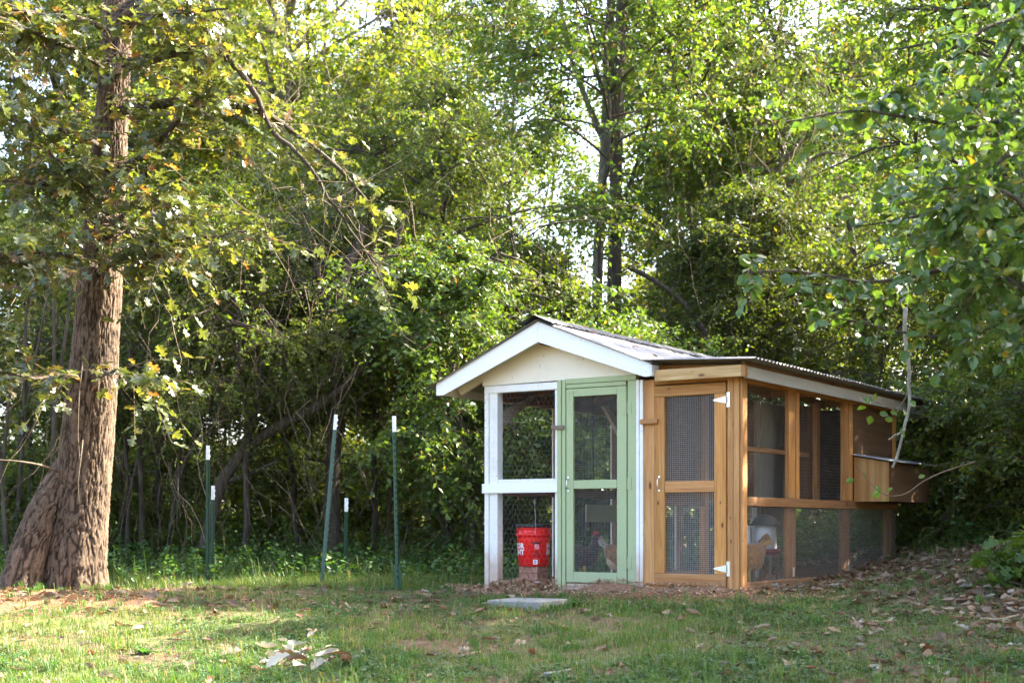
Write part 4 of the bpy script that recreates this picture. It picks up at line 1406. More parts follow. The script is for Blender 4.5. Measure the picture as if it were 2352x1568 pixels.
for (k, px, Y, s) in [('midB', 300, 27, .75), ('midA', 60, 25.5, .85), ('midB', 990, 27, .78), ('midA', 1580, 24, .64), 
                      ('midB', 1750, 21.5, .8), ('bright', 1240, 22, .75), ('bright', 1400, 23, .6)]:
    tree(k, (px - CX) / F_ * Y, Y, spot('mid green tree deeper in the wood', px), G3, s)
G9 = 'sunlit bushes showing low between the trunks'
for (px, Y, s) in [(250, 25, 1.0), (420, 27, 1.1), (560, 22.5, .85), (690, 24, 1.0), (820, 22.5, .8), (940, 24.5, 1.0), (1070, 22, .8), (1180, 27, 1.1), (1330, 25, .9), (60, 26, 1.0), (1900, 26, 1.1), (2060, 24, 1.0), (2200, 27, 1.2), (2330, 24, 1.1)]:
    tree('bushlit', (px - CX) / F_ * Y, Y, spot('sunlit bush glowing low between trunks', px), G9, s, nm='bush', cat='bush')
tree('highA', (1620 - CX) / F_ * 22.5, 22.5, 'tall mid green crown spreading over the gap of bright sky', None, .92)
tree('highA', (1760 - CX) / F_ * 24, 24, 'tall mid green crown high behind the right end of the coop roof', None, .95)
tree('highA', (1170 - CX) / F_ * 29, 29, 'tall loose crown at the top of the sky gap on its left', None, .9)
tree('highA', (1425 - CX) / F_ * 20.3, 20.3, 'leafy crown hiding the upper part of the dark straight trunk', None, .86)
G4 = 'tall yellow-green trees deep in the wood'
for (k, px, Y, s) in [('tallA', 700, 33, 1.0), ('tallB', 900, 36, 1.0), ('tallA', 470, 36, 1.05), ('tallB', 300, 33, 1.0), ('tallA', 80, 36, 1.1), ('tallA', 930, 42, .85), ('tallB', 620, 42, 1.1), ('tallB', 1090, 40, .75), ('tallB', 1000, 38, .95), ('tallB', 770, 44, 1.1), ('tallA', 560, 46, 1.1), ('tallA', 1630, 37, .9),
                      ('tallB', 1800, 37, .9), ('tallA', 2000, 40, .9), ('tallB', 2200, 37, .9), ('tallA', 2400, 40, .9)]:
    tree(k, (px - CX) / F_ * Y, Y, spot('tall yellow-green tree', px), G4, s)
tree('highA', (2130 - CX) / F_ * 26, 26, 'tall mid green crown at the upper right behind the foreground leaves', None, .95)
tree('highA', (2380 - CX) / F_ * 27, 27, 'tall mid green crown in the upper right corner of the wood', None, 1.0)
tree('midA', 6.1, 15.8, 'taller leafy tree right of the coop behind the nest box', 'leafy trees right of the coop', .95)
for (X, Y, s) in [(6.6, 13.7, .8), (6.6, 18.4, .8)]:
    tree('lowA', X, Y, {13.7: 'low dense shrubby tree farthest forward at the right edge', 18.4: 'low dense shrubby tree farthest back on the right of the coop'}[Y], 'leafy trees right of the coop', s)
G5 = 'thin saplings among the trees'
for (px, Y, s) in [(690, 26, 1.2), (930, 27, 1.3), (650, 29, 1.2), (1640, 26, 1.1), (1480, 29, .9), (1230, 30, .8), (770, 28, 1.2), (300, 27, 1.2), (1760, 21, .9)]:
    tree('sap', (px - CX) / F_ * Y, Y, spot('thin pale sapling', px), G5, s, nm='sapling')
# trees outside the frame on the yard's right side; they shade the coop
G6 = 'trees along the right edge of the yard'
for (k, X, Y, s) in [('midA', 8.8, 10.6, .95), ('midB', 7.5, 14.0, .78), ('midB', 8.4, 7.6, .85), ('midA', 7.6, 12.4, .85), ('fineA', 7.0, 11.2, .95), ('midA', 10.5, 12.8, .95), ('midA', 7.8, 9.2, .85), ('midB', 8.2, 16.2, .8)]:
    tree(k, X, Y, 'tree along the right edge of the yard', G6, s)


# bare or vine-hung trunks that show
def trunk_tree(label, paths, mat, nm='tree', leaf=None):
    """paths: list of (display polyline, depth, r_start, r_end)"""
    p0 = paths[0]
    b = at(p0[0][0][0], p0[0][0][1], p0[1]); b[2] = float(gz(b[0], b[1]))
    o = thing(nm, label, 'tree', tuple(b))
    mb = MB()
    for (pl, Y, ra, rb_) in paths:
        pts = np.array([at(q[0], q[1], q[2] if len(q) > 2 else Y) for q in pl]) - b
        K = 22
        P = polyline(pts, K)
        g = np.random.default_rng(int(pl[0][0]) + int(pl[-1][1]))
        P[1:] += np.cumsum(g.normal(size=(K - 1, 3)), 0) * min(ra, .07) * .03
        r = ra + (rb_ - ra) * np.linspace(0, 1, K) ** .8
        r = r * (1 + .08 * np.sin(np.linspace(0, 20, K) + ra * 100))
        tubes(mb, P[None], r[None], 10)
    part('trunk', mb.mesh('trunk', mat), o)
    return o


trunk_tree('dark straight trunk against the bright sky behind the coop', [([(1412, 1240), (1412, 900), (1413, 560), (1418, 360), (1424, 150), (1440, -80)], 21, .115, .09), ([(1418, 500), (1455, 400), (1500, 250), (1560, 120)], 21, .03, .012), ([(1422, 330), (1375, 180), (1350, 60)], 21, .035, .015)], M['bark'])
trunk_tree('pale forked trunk just left of the dark straight trunk', [([(1366, 1240), (1370, 700), (1376, 530), (1390, 330), (1398, 120), (1405, -60)], 23, .10, .07), ([(1390, 330), (1350, 240), (1310, 130), (1280, -30)], 23, .055, .03), ([(1382, 430), (1415, 340), (1440, 250)], 23, .04, .02)], M['bark_pale'])
trunk_tree('heavy dark trunk rising between the leaning post and the tall posts', [([(765, 1310), (762, 1150), (772, 950), (775, 750), (790, 640), (840, 520)], 17.3, .12, .06), ([(775, 800), (720, 600), (700, 450)], 17.3, .07, .03), ([(778, 760), (850, 680), (900, 600), (930, 480)], 17.3, .06, .03)], M['bark'])
trunk_tree('long dark trunk leaning right behind the pair of posts', [([(470, 1260), (505, 1110), (560, 1030), (640, 975), (725, 935), (800, 880), (870, 800)], 16.9, .085, .045), ([(560, 1030), (590, 930), (600, 820)], 16.9, .05, .02), ([(500, 1110), (560, 1095), (640, 1060)], 16.9, .045, .015)], M['bark'])
trunk_tree('dark trunk leaning behind the nest box under the foreground leaves', [([(2040, 1240), (2020, 1050), (2005, 880), (1985, 760), (1968, 620), (1950, 500)], 20, .085, .04), ([(2003, 870), (2060, 760), (2130, 660)], 20, .04, .02)], M['bark'])
trunk_tree('slanting thin trunk behind the coop roof on its right', [([(1720, 1240), (1680, 900), (1640, 800), (1570, 690), (1500, 640), (1440, 610)], 19, .07, .03)], M['bark'])
G7 = 'thin dark stems in the undergrowth left of the coop'
for (xb, xt, yt, Y, r) in [(1085, 1050, 1130, 17.5, .07), (1050, 990, 1150, 18, .07), (1010, 1040, 1000, 18.4, .06), (1075, 1095, 1120, 18.8, .05), (330, 300, 800, 17, .07), (365, 345, 900, 17.6, .07), (375, 420, 950, 17.2, .05), (290, 285, 1000, 17, .055), (880, 905, 950, 18.4, .045), (1120, 1105, 1000, 19, .04), (1175, 1190, 850, 19, .05), (1225, 1215, 880, 20, .06), (1352, 1345, 880, 20, .05), (2225, 2240, 850, 17, .055), (2150, 2120, 900, 18, .04), (30, 60, 700, 16.5, .05), (110, 125, 640, 15.8, .055), (15, -20, 900, 16, .05)]:
    trunk_tree(spot('thin dark stem in the undergrowth', xb), [([(xb, 1310), ((xb + xt) / 2 + 8, (1300 + yt) / 2), (xt, yt)], Y, r * .62, r * .36), ([((xb + xt) / 2 + 5, (1300 + yt) / 2), (xt + 40, yt + 20), (xt + 60, yt - 80)], Y, r * .5, r * .2)], M['bark'], 'stem')['group'] = G7
G8 = 'slim trunks high among the sunlit crowns'
for (xb, xt, Y, r, mt) in [(690, 705, 34, .08, 'bark'), (935, 925, 36, .08, 'bark'), (900, 940, 37, .05, 'bark_pale'), (650, 655, 38, .08, 'bark'), (1650, 1640, 36, .06, 'bark_pale'), (1600, 1625, 38, .06, 'bark'), (760, 745, 40, .07, 'bark'), (980, 1000, 40, .07, 'bark_pale'), (1800, 1790, 35, .07, 'bark'), (1240, 1290, 38, .05, 'bark'), (1510, 1490, 34, .05, 'bark')]:
    trunk_tree(spot('slim trunk high among sunlit crowns', xb), [([(xb, 1240), (xb + 6, 700), (xt, 200), (xt + 4, -100)], Y, r, r * .7), ([(xb + 3, 500), (xb + 60, 250), (xb + 90, -50)], Y, r * .5, r * .3)], M[mt], 'slim_tree')['group'] = G8

# ------------------------------------------------------------------ far wood, undergrowth, vines
g = np.random.default_rng(5)
N = 22000
Xf = g.uniform(-30, 30, N); Yf = g.uniform(44, 56, N); Zf = g.uniform(-.5, 1, N) ** 2
hmax = 1.2 + 5.5 * fbm(Xf * .22, Yf * .22) ** 1.5
sx = CX + Xf / Yf * F_
hmax = np.where((sx > 1180) & (sx < 1450), 2.2 + 2 * fbm(Xf * .3, Yf * .3), hmax)
Zf = g.random(N) ** .8 * hmax - .6
mb = MB()
add_leaves(mb, np.stack([Xf, Yf, Zf], -1), g.normal(size=(N, 3)), np.array([0, -.3, .6]) + g.normal(size=(N, 3)) * .6, g.uniform(.18, .4, N), LEAF_Q)
setting('far_wood', mb.mesh('far_wood', M['lf_tall']), 'stuff')

# undergrowth: seedlings and brambles along the wood edge
N = 5600
X0 = g.uniform(-8, 8, N); Y0 = g.uniform(13.8, 20, N)
lx, ly = w2c(X0, Y0)
ok = ~((lx > -2.9) & (lx < .7) & (ly > -1) & (ly < 4.4)) & ~((Y0 < 15.0) & (X0 < 1) & (g.random(N) < .72))
edge = (X0 > 2.5) & (X0 < 3.6) & (Y0 < 15)
X0, Y0 = X0[ok & ~edge], Y0[ok & ~edge]
N = len(X0)
P0 = np.stack([X0, Y0, gz(X0, Y0) - .02], -1)
D = unit(np.stack([g.normal(size=N) * .5, g.normal(size=N) * .5, np.ones(N)], -1))
L = g.uniform(.18, .55, N) * (1 + 1.6 * sstep(15.6, 17.5, Y0) * g.random(N) ** 2)
mb = MB()
leafy_twigs(mb, g, P0, D, L, 14, .06, LEAF_Q, .15, .9, .0025)
setting('undergrowth', mb.mesh('undergrowth', [M['lf_weed'], M['twig']]), 'stuff')

# hanging vines and dry twigs
def strands(N, boxes, Lr, mat_i, mb, rad, sagv=.5, horiz=.5):
    which = g.integers(0, len(boxes), N)
    B = np.array(boxes, float)[which]
    Yv = g.uniform(B[:, 4], B[:, 5])
    px = g.uniform(B[:, 0], B[:, 1]); py = g.uniform(B[:, 2], B[:, 3])
    P0 = np.stack([(px - CX) / F_ * Yv, Yv, CAM_Z - (py - HZ) / F_ * Yv], -1)
    K = 8; s = np.linspace(0, 1, K)
    L = g.uniform(*Lr, N)
    D = unit(np.stack([g.normal(size=N) * horiz, g.normal(size=N) * horiz, -np.abs(g.normal(size=N)) * .8 - .1], -1))
    P = P0[:, None] + L[:, None, None] * s[None, :, None] * D[:, None] + np.cumsum(g.normal(size=(N, K, 3)), 1) * (L * .05)[:, None, None]
    P[:, :, 2] -= sagv * L[:, None] * (s ** 2)[None]
    P[:, :, 2] = np.maximum(P[:, :, 2], gz(P[:, :, 0], P[:, :, 1]) - .05)
    tubes(mb, P, rad * g.uniform(.5, 1.5, N)[:, None] * (1.1 - .7 * s)[None], 3, mat_i, False)


mb = MB()
dark_boxes = [(420, 1250, 350, 1100, 15.9, 18.5), (300, 1100, 700, 1250, 15.6, 17.5), (500, 900, 350, 900, 15.7, 17.0), (0, 420, 500, 1200, 15, 17.5), (1680, 2050, -50, 500, 18, 20.5), (1500, 2352, 200, 900, 17.5, 20), (2080, 2400, 850, 1250, 14.5, 17)]
strands(560, dark_boxes, (.5, 1.7), 0, mb, .0038)
strands(90, dark_boxes, (.4, 1.2), 1, mb, .004, .2, 1.0)
setting('hanging_vines', mb.mesh('hanging_vines', [M['twig'], M['twig_pale']]), 'stuff')
# dry leaf clumps caught in the vines
mb = MB()
strands(500, [(600, 1250, -100, 350, 24, 30), (1500, 2000, 0, 700, 20, 25)], (.6, 1.8), 0, mb, .006, .3, .8)
setting('twiggy_brush', mb.mesh('twiggy_brush', [M['twig']]), 'stuff')

# ------------------------------------------------------------------ the big oak
OY = 13.4
ob = at(165, 1340, OY); ob[2] = float(gz(ob[0], OY))
oak = thing('oak_tree', 'big oak with furrowed trunk and flared root on the left of the lawn', 'tree', tuple(ob))


plate = []


def bark_tube(path, K, S, sc=1.0, amp=.014, seed=0):
    """path rows: display x, display y, depth, radius(m) -> furrowed tube"""
    A = np.array(path, float)
    pts = np.array([at(q[0], q[1], q[2]) for q in A]) - ob
    P = polyline(np.concatenate([pts, A[:, 3:4]], 1), K)
    Rr = P[:, 3]; P = P[:, :3]
    T = unit(np.gradient(P, axis=0))
    n1 = unit(np.cross(T, np.array([[0, 1.0, 0]]))); n2 = np.cross(T, n1)
    a = np.arange(S) * 2 * np.pi / S
    h = np.concatenate([[0], np.cumsum(np.linalg.norm(np.diff(P, axis=0), axis=1))])
    A2, H2 = np.meshgrid(a, h)
    ca, sa = np.cos(A2), np.sin(A2)
    R2 = np.interp(H2, h, Rr)
    # furrows: long narrow clefts between plates, coarser near the ground
    wob = (fbm(ca * R2 * 12 + seed, sa * R2 * 12, H2 * 7, 3) - .5) * 2.2
    cr = .6 + .4 * sstep(.2, 1.5, H2)
    hh = H2 * 5.5 * cr + wob * .5
    f = np.abs(2 * fbm(ca * R2 * 42 * cr + seed + wob, sa * R2 * 42 * cr + wob, hh, 2) - 1)
    fb = np.abs(2 * fbm(ca * R2 * 30 + seed + 50 + wob, sa * R2 * 30 + wob, hh * 1.7, 2) - 1)
    f = sstep(.0, .22, f) * (.55 + .45 * sstep(.0, .16, fb))
    fc = np.abs(2 * fbm(ca * R2 * 26 + seed + 90, sa * R2 * 26, H2 * 17 + wob * 2, 2) - 1)
    f = f * (.5 + .5 * sstep(.0, .13, fc))
    f2 = fbm(ca * R2 * 90 + seed, sa * R2 * 90, H2 * 45 + 40, 2)
    lump = fbm(ca * 1.3 + seed, sa * 1.3, H2 * 1.5, 3) - .5
    low = 1 + .9 * np.exp(-H2 / .7)
    r = R2 * (1 + .10 * lump * low) + amp * .8 * low * (f - .7) * sc + amp * .5 * low * (f2 - .5)
    plate.append((f * .75 + f2 * .25).ravel())
    V = P[:, None] + r[..., None] * (ca[..., None] * n1[:, None] + sa[..., None] * n2[:, None])
    i = np.arange(K - 1)[:, None] * S; j = np.arange(S)[None]; j2 = (j + 1) % S
    return V.reshape(-1, 3), np.stack([i + j, i + j2, i + S + j2, i + S + j], -1).reshape(-1, 4)


mb = MB()
mb.add(*bark_tube([(166, 1410, OY, .36), (168, 1350, OY, .335), (170, 1300, OY, .305), (180, 1200, OY, .272), (192, 1100, OY, .252), (211, 900, OY, .230), (223, 750, OY, .210), (231, 640, OY, .198), (243, 450, OY, .172), (258, 250, OY, .148), (268, 60, OY, .135), (272, -150, OY, .12), (280, -500, OY, .09)], 560, 230), 0, True)
mb.add(*bark_tube([(34, 1420, OY - .35, .22), (46, 1345, OY - .33, .185), (64, 1270, OY - .28, .168), (94, 1190, OY - .2, .155), (126, 1125, OY - .1, .14), (160, 1060, OY, .11), (180, 1010, OY + .03, .06)], 180, 130, 1, .012, 5), 0, True)
mb.add(*bark_tube([(262, 70, OY, .12), (295, 35, OY - .1, .11), (340, 5, OY - .2, .10), (420, -80, OY - .3, .08)], 80, 70, 1, .008, 9), 0, True)
tme = mb.mesh('trunk', M['bark_oak'])
at_ = tme.attributes.new('plate', 'FLOAT', 'POINT')
at_.data.foreach_set('value', np.concatenate(plate).astype(np.float32))
part('trunk', tme, oak)

oak_limbs = [[(262, 160, OY), (330, 140, 13.0), (420, 112, 12.8), (500, 108, 12.7), (560, 160, 12.6), (605, 232, 12.6), (625, 300, 12.6)],
             [(255, 260, OY), (350, 240, 13.0), (450, 232, 12.9), (530, 236, 12.8), (620, 262, 12.8), (700, 310, 12.8), (790, 400, 12.9), (850, 470, 13.0)],
             [(248, 420, OY), (345, 350, 13.1), (420, 290, 12.7), (470, 230, 12.4)],
             [(258, 200, OY), (200, 120, 12.9), (110, 90, 12.5), (20, 60, 12.2), (-60, 50, 12)],
             [(250, 350, OY), (170, 310, 12.8), (90, 290, 12.4), (0, 260, 12.2)],
             [(244, 450, OY), (150, 420, 12.6), (60, 400, 12.2), (-30, 400, 12)],
             [(236, 560, OY), (280, 470, 12.8), (330, 440, 12.3), (400, 480, 12.1)],
             [(230, 620, OY), (180, 580, 12.6), (90, 560, 12.2), (0, 560, 12)],
             [(228, 640, OY), (280, 590, 12.8), (340, 570, 12.4), (400, 590, 12.2)],
             [(212, 850, OY), (240, 860, 12.8), (300, 860, 12.5), (370, 885, 12.4)], [(200, 880, OY), (150, 850, 12.8), (80, 860, 12.5), (20, 850, 12.3)],
             [(265, 80, OY), (180, 40, 12.8), (80, 20, 12.4), (-20, 0, 12.2)], [(265, 40, OY), (380, 30, 12.8), (460, 20, 12.4), (520, 10, 12.2)],
             [(625, 300, 12.6), (690, 370, 12.6), (740, 450, 12.7), (800, 560, 12.8), (860, 640, 12.9)],
             [(240, 480, OY), (210, 430, 12.7), (160, 380, 12.2), (120, 350, 11.9)], [(238, 500, OY), (330, 540, 12.7), (460, 545, 12.6), (560, 520, 12.7)]]
mb = MB()
LPs = []
for q, l in enumerate(oak_limbs):
    pts = np.array([at(*p_) for p_ in l]) - ob
    K = 16
    P = polyline(pts, K)
    P[2:] += np.cumsum(np.random.default_rng(q).normal(size=(K - 2, 3)), 0) * .012
    big = {0: .062, 1: .05, 2: .05, 13: .02}.get(q, .03)
    tubes(mb, P[None], (big * (1.05 - .75 * np.linspace(0, 1, K)))[None], 8)
    LPs.append(P)
part('branches', mb.mesh('branches', M['bark']), oak, 'stuff')


def split_leaves(root, pos, ax, nr, sz, tpl, mat, n_big, curl=0.0, seed=1, name='leaf'):
    """largest-looking leaves become parts of their own, the rest one mesh; pos is relative to root"""
    wp = pos + np.array(root.location)[None]
    sx = CX + wp[:, 0] / wp[:, 1] * F_; sy = HZ - (wp[:, 2] - CAM_Z) / wp[:, 1] * F_
    vis = (sx > -20) & (sx < 2372) & (sy > -20) & (sy < 1588)
    score = np.where(vis, sz / wp[:, 1] * (0.6 + .4 * np.abs(nr[:, 1])), 0)
    score = score * np.random.default_rng(seed).uniform(.8, 1.2, len(score))
    order = np.argsort(-score)
    big = order[:n_big]
    rest = order[n_big:]
    mb = MB(); add_leaves(mb, pos[rest], ax[rest], nr[rest], sz[rest], tpl, 0)
    part('leaves', mb.mesh('leaves', mat), root, 'stuff')
    shapes = []
    for c in (0, .12, -.1, .2):
        mb = MB(); add_leaves(mb, np.zeros((1, 3)), np.array([[1.0, 0, 0]]), np.array([[0, 0, 1.0]]), np.ones(1), tpl, 0, curl + c)
        shapes.append(mb.mesh('leaf', mat))
    for q, i in enumerate(big):
        a = unit(ax[i]); s_ = unit(np.cross(nr[i], a)); n_ = np.cross(a, s_)
        o = part(name, shapes[q % 4], root)
        Mx = Matrix(((a[0], s_[0], n_[0], 0), (a[1], s_[1], n_[1], 0), (a[2], s_[2], n_[2], 0), (0, 0, 0, 1)))
        o.matrix_local = Matrix.Translation(Vector(pos[i])) @ Mx @ Matrix.Diagonal((sz[i], sz[i], sz[i], 1))


# oak foliage sprays along the limbs, thinner on the long bare limbs
g = np.random.default_rng(21)
P0, Dd = [], []
for q, P in enumerate(LPs):
    n = {0: 34, 1: 26, 2: 36, 13: 6, 9: 14, 10: 16}.get(q, 33)
    t = g.uniform(.3, 1, n) if q not in (0, 1) else np.where(g.random(n) < .75, g.uniform(.15, .55, n), g.uniform(.5, 1, n))
    i0 = np.minimum((t * 15).astype(int), 14)
    P0.append(P[i0]); Dd.append(unit(unit(P[i0 + 1] - P[i0]) * .5 + g.normal(size=(n, 3)) * np.array([.8, .7, .35]) + np.array([0, -.15, .0])))
P0 = np.concatenate(P0); Dd = np.concatenate(Dd)
# sprays out of the limbs' tips
mb = MB()
K = len(P0)
res = leafy_twigs(mb, g, P0, Dd, g.uniform(.4, .95, K), 9, .135, LEAF_OAK, .22, 1.2, .005, mi_leaf=0, mi_twig=1, spread=.6)
mb2 = MB()
# twigs only
t = np.linspace(0, 1, 4)
mbt = MB(); mbt.v = [mb.v[0]]; mbt.f = [mb.f[0]]; mbt.n = len(mb.v[0])
mbt.f = [(mb.f[0][0], 0, False)]
part('twigs', mbt.mesh('twigs', M['twig']), oak, 'stuff')
lp = res[0] + ob[None]
lsx = CX + lp[:, 0] / lp[:, 1] * F_; lsy = HZ - (lp[:, 2] - CAM_Z) / lp[:, 1] * F_
tx_ = np.interp(lsy, [-100, 60, 250, 450, 640, 900], [272, 268, 258, 243, 231, 211])
kp = ~((np.abs(lsx - tx_) < 60) & (lp[:, 1] < OY) & (g.random(len(lp)) < .42))
res = tuple(q_[kp] for q_ in res)
split_leaves(oak, *res, LEAF_OAK, M['lf_oak'], 300, seed=3)
# dead twigs near the limbs and a bare branch at the trunk's left
mb = MB()
for (l, r) in (([(140, 1085, OY - .1), (100, 1068, 13.0), (40, 1058, 12.8), (-20, 1055, 12.7)], .014), ([(190, 1010, OY - .3), (185, 1060, 13.0), (178, 1110, 13.0), (182, 1150, 13.05)], .006), ([(190, 830, OY - .25), (182, 900, 13.1), (178, 1000, 13.1), (184, 1060, 13.05)], .005)):
    pts = polyline(np.array([at(*p_) for p_ in l]) - ob, 10)
    tubes(mb, pts[None], (r * (1.1 - .6 * np.linspace(0, 1, 10)))[None], 6)
n = 130
src = [LPs[q][g.integers(3, 15)] for q in g.choice([0, 1, 13, 2, 15, 3, 5], n)]
D = unit(g.normal(size=(n, 3)) * np.array([1, .6, .8])); Lg = g.uniform(.3, 1.0, n); s = np.linspace(0, 1, 6)
P = np.array(src)[:, None] + Lg[:, None, None] * s[None, :, None] * D[:, None] + np.cumsum(g.normal(size=(n, 6, 3)), 1) * .02
tubes(mb, P, .0055 * (1.1 - s)[None] * np.ones((n, 1)), 3)
part('dead_twigs', mb.mesh('dead_twigs', M['twig_grey']), oak, 'stuff')

# ------------------------------------------------------------------ foreground tree on the right
rb0 = np.array([3.75, 7.6, float(gz(3.75, 7.6))])
pear = thing('pear_tree', 'leafy tree with glossy heart-shaped leaves reaching in from the right edge', 'tree', tuple(rb0))
mb = MB(); pz = np.linspace(0, 1, 24)
pt = np.stack([.05 * np.sin(pz * 5), .06 * np.sin(pz * 4 + 1) - .05, -.2 + 5.4 * pz], -1)
tubes(mb, pt[None], (.115 * (1 - .9 * pz) * (1 + .06 * np.sin(pz * 40)))[None], 12)
part('trunk', mb.mesh('trunk', M['bark']), pear)
limbs = [[(2560, 700, 7.7), (2400, 600, 7.6), (2250, 605, 7.5), (2100, 640, 7.4), (1950, 650, 7.3), (1800, 622, 7.2), (1690, 630, 7.1)],
         [(2560, 500, 7.7), (2400, 440, 7.7), (2250, 470, 7.6), (2100, 500, 7.6), (1960, 520, 7.6)],
         [(2560, 300, 7.8), (2400, 215, 7.7), (2250, 290, 7.6), (2100, 262, 7.5), (1930, 252, 7.4), (1790, 280, 7.3)],
         [(2560, 200, 7.9), (2400, 110, 8.0), (2270, 200, 8.0), (2150, 330, 8.0), (2020, 365, 8.0)],
         [(2560, 860, 7.7), (2400, 690, 7.5), (2280, 750, 7.4), (2150, 765, 7.4), (2020, 740, 7.4), (1900, 710, 7.5)],
         [(2560, 100, 7.9), (2400, 20, 7.8), (2260, 60, 7.7), (2160, 170, 7.6), (2060, 210, 7.6)],
         [(2560, 600, 7.0), (2400, 520, 6.9), (2300, 430, 6.8), (2200, 420, 6.8), (2060, 470, 6.9)],
         [(2560, 400, 7.0), (2420, 330, 7.0), (2300, 360, 7.0), (2180, 560, 7.0)],
         [(2560, 780, 7.0), (2420, 740, 7.0), (2320, 640, 7.0), (2250, 680, 7.0), (2190, 760, 7.1)],
         [(2560, 50, 7.2), (2420, -40, 7.2), (2330, 100, 7.1), (2260, 260, 7.1)],
         [(2560, 850, 8.2), (2400, 760, 8.3), (2280, 650, 8.3), (2100, 560, 8.3)], [(2560, 600, 8.2), (2400, 360, 8.3), (2250, 380, 8.3), (2120, 420, 8.3)]]
# limbs on the tree's other sides, above and beyond the frame
g = np.random.default_rng(34)
for k in range(16):
    a = -1.9 + 3.9 * k / 15 + g.normal() * .15
    z0_ = g.uniform(1.2, 4.6); L_ = g.uniform(1.0, 1.7) * (1.15 - .12 * z0_)
    e_ = np.array([math.cos(a), math.sin(a) * .9, g.uniform(.2, .7)])
    s_ = np.linspace(.02, 1, 7)[:, None]
    limbs.append(rb0 + np.array([0, 0, z0_]) + L_ * s_ * e_ + np.array([0, 0, -.35]) * L_ * s_ ** 2)
mb = MB(); g = np.random.default_rng(33)
P0, Dd = [], []
for q, l in enumerate(limbs):
    pts = (l if isinstance(l, np.ndarray) else np.array([at(*p_) for p_ in l])) - rb0
    P = polyline(pts, 18); P[2:] += np.cumsum(g.normal(size=(16, 3)), 0) * .006
    trunk_pt = np.array([[.02, 0, min(max(P[0, 2] - .3, .4), 4)]])
    P = np.concatenate([trunk_pt, P])
    tubes(mb, P[None], (.016 * (1.08 - np.linspace(0, 1, 19)) + .0025)[None], 7)
    n = 44 if q not in (0, 2) else 54
    t = g.random(n) ** .8
    i0 = np.clip((t * 17).astype(int) + 1, 1, 17)
    base = P[i0] + (P[i0 + 1 if False else np.minimum(i0 + 1, 18)] - P[i0]) * g.random((n, 1))
    d = unit(P[np.minimum(i0 + 1, 18)] - P[i0])
    P0.append(base); Dd.append(unit(d * .7 + g.normal(size=(n, 3)) * np.array([.55, .5, .5])))
part('branches', mb.mesh('branches', M['bark']), pear, 'stuff')
P0 = np.concatenate(P0); Dd = np.concatenate(Dd)
# the crown thickens towards the right edge
sx = CX + (P0[:, 0] + rb0[0]) / (P0[:, 1] + rb0[1]) * F_
keep = (g.random(len(P0)) < .40 + .4 * sstep(1950, 2350, sx))
P0, Dd, sx = P0[keep], Dd[keep], sx[keep]
mb = MB()
Lt = g.uniform(.16, .42, len(P0)) * (.75 + .35 * sstep(2000, 2250, sx))
res = leafy_twigs(mb, g, P0, Dd, Lt, 10, .070, LEAF_O, .15, .75, .0028, spread=.65)
mbt = MB(); mbt.v = [mb.v[0]]; mbt.n = len(mb.v[0]); mbt.f = [(mb.f[0][0], 0, False)]
part('twigs', mbt.mesh('twigs', M['twig']), pear, 'stuff')
split_leaves(pear, *res, LEAF_O, M['lf_pear'], 300, seed=4)

# broad-leaved shrub at the lower right edge
sb = on_ground(2330, 1345); sb = np.array([sb[0] + .1, sb[1], float(gz(sb[0] + .1, sb[1]))])
shrub = thing('shrub', 'broad lobed-leaf shrub at the lower right edge above the leaf litter', 'shrub', tuple(sb))
g = np.random.default_rng(44)
n = 26
D = unit(np.stack([g.normal(size=n) * .8 - .25, g.normal(size=n) * .6 - .2, np.abs(g.normal(size=n)) * .8 + .5], -1))
mb = MB()
res = leafy_twigs(mb, g, np.zeros((n, 3)) + g.normal(size=(n, 3)) * np.array([.05, .05, 0]), D, g.uniform(.35, .75, n), 7, .15, LEAF_OAK, .25, .8, .006)
mbt = MB(); mbt.v = [mb.v[0]]; mbt.n = len(mb.v[0]); mbt.f = [(mb.f[0][0], 0, False)]
part('stems', mbt.mesh('stems', M['twig']), shrub, 'stuff')
split_leaves(shrub, *res, (LEAF_OAK[0] * np.array([1, 1.35, 1]), LEAF_OAK[1]), M['lf_bright'], 120, seed=6)

# hanging dead branch before the nest box
hb0 = at(2080, 705, 9.6)
hang = thing('dead_branch', 'lichen-grey dead branch hanging down before the nest box', 'branch', tuple(hb0))
mb = MB()
for (l, r0_, r1_) in (([(2080, 705), (2078, 760), (2088, 850), (2090, 930), (2078, 985), (2066, 1030), (2052, 1076)], .016, .009), ([(2078, 985), (2060, 998), (2042, 1010)], .009, .004), ([(2085, 820), (2110, 790), (2135, 760)], .008, .003)):
    P = polyline(np.array([at(x, y, 9.6) for x, y in l]) - hb0, 16)
    P[1:] += np.random.default_rng(len(l)).normal(size=(15, 3)) * .004
    tubes(mb, P[None], np.linspace(r0_, r1_, 16)[None], 8, cap=True)
part('stem', mb.mesh('stem', M['lichen']), hang)
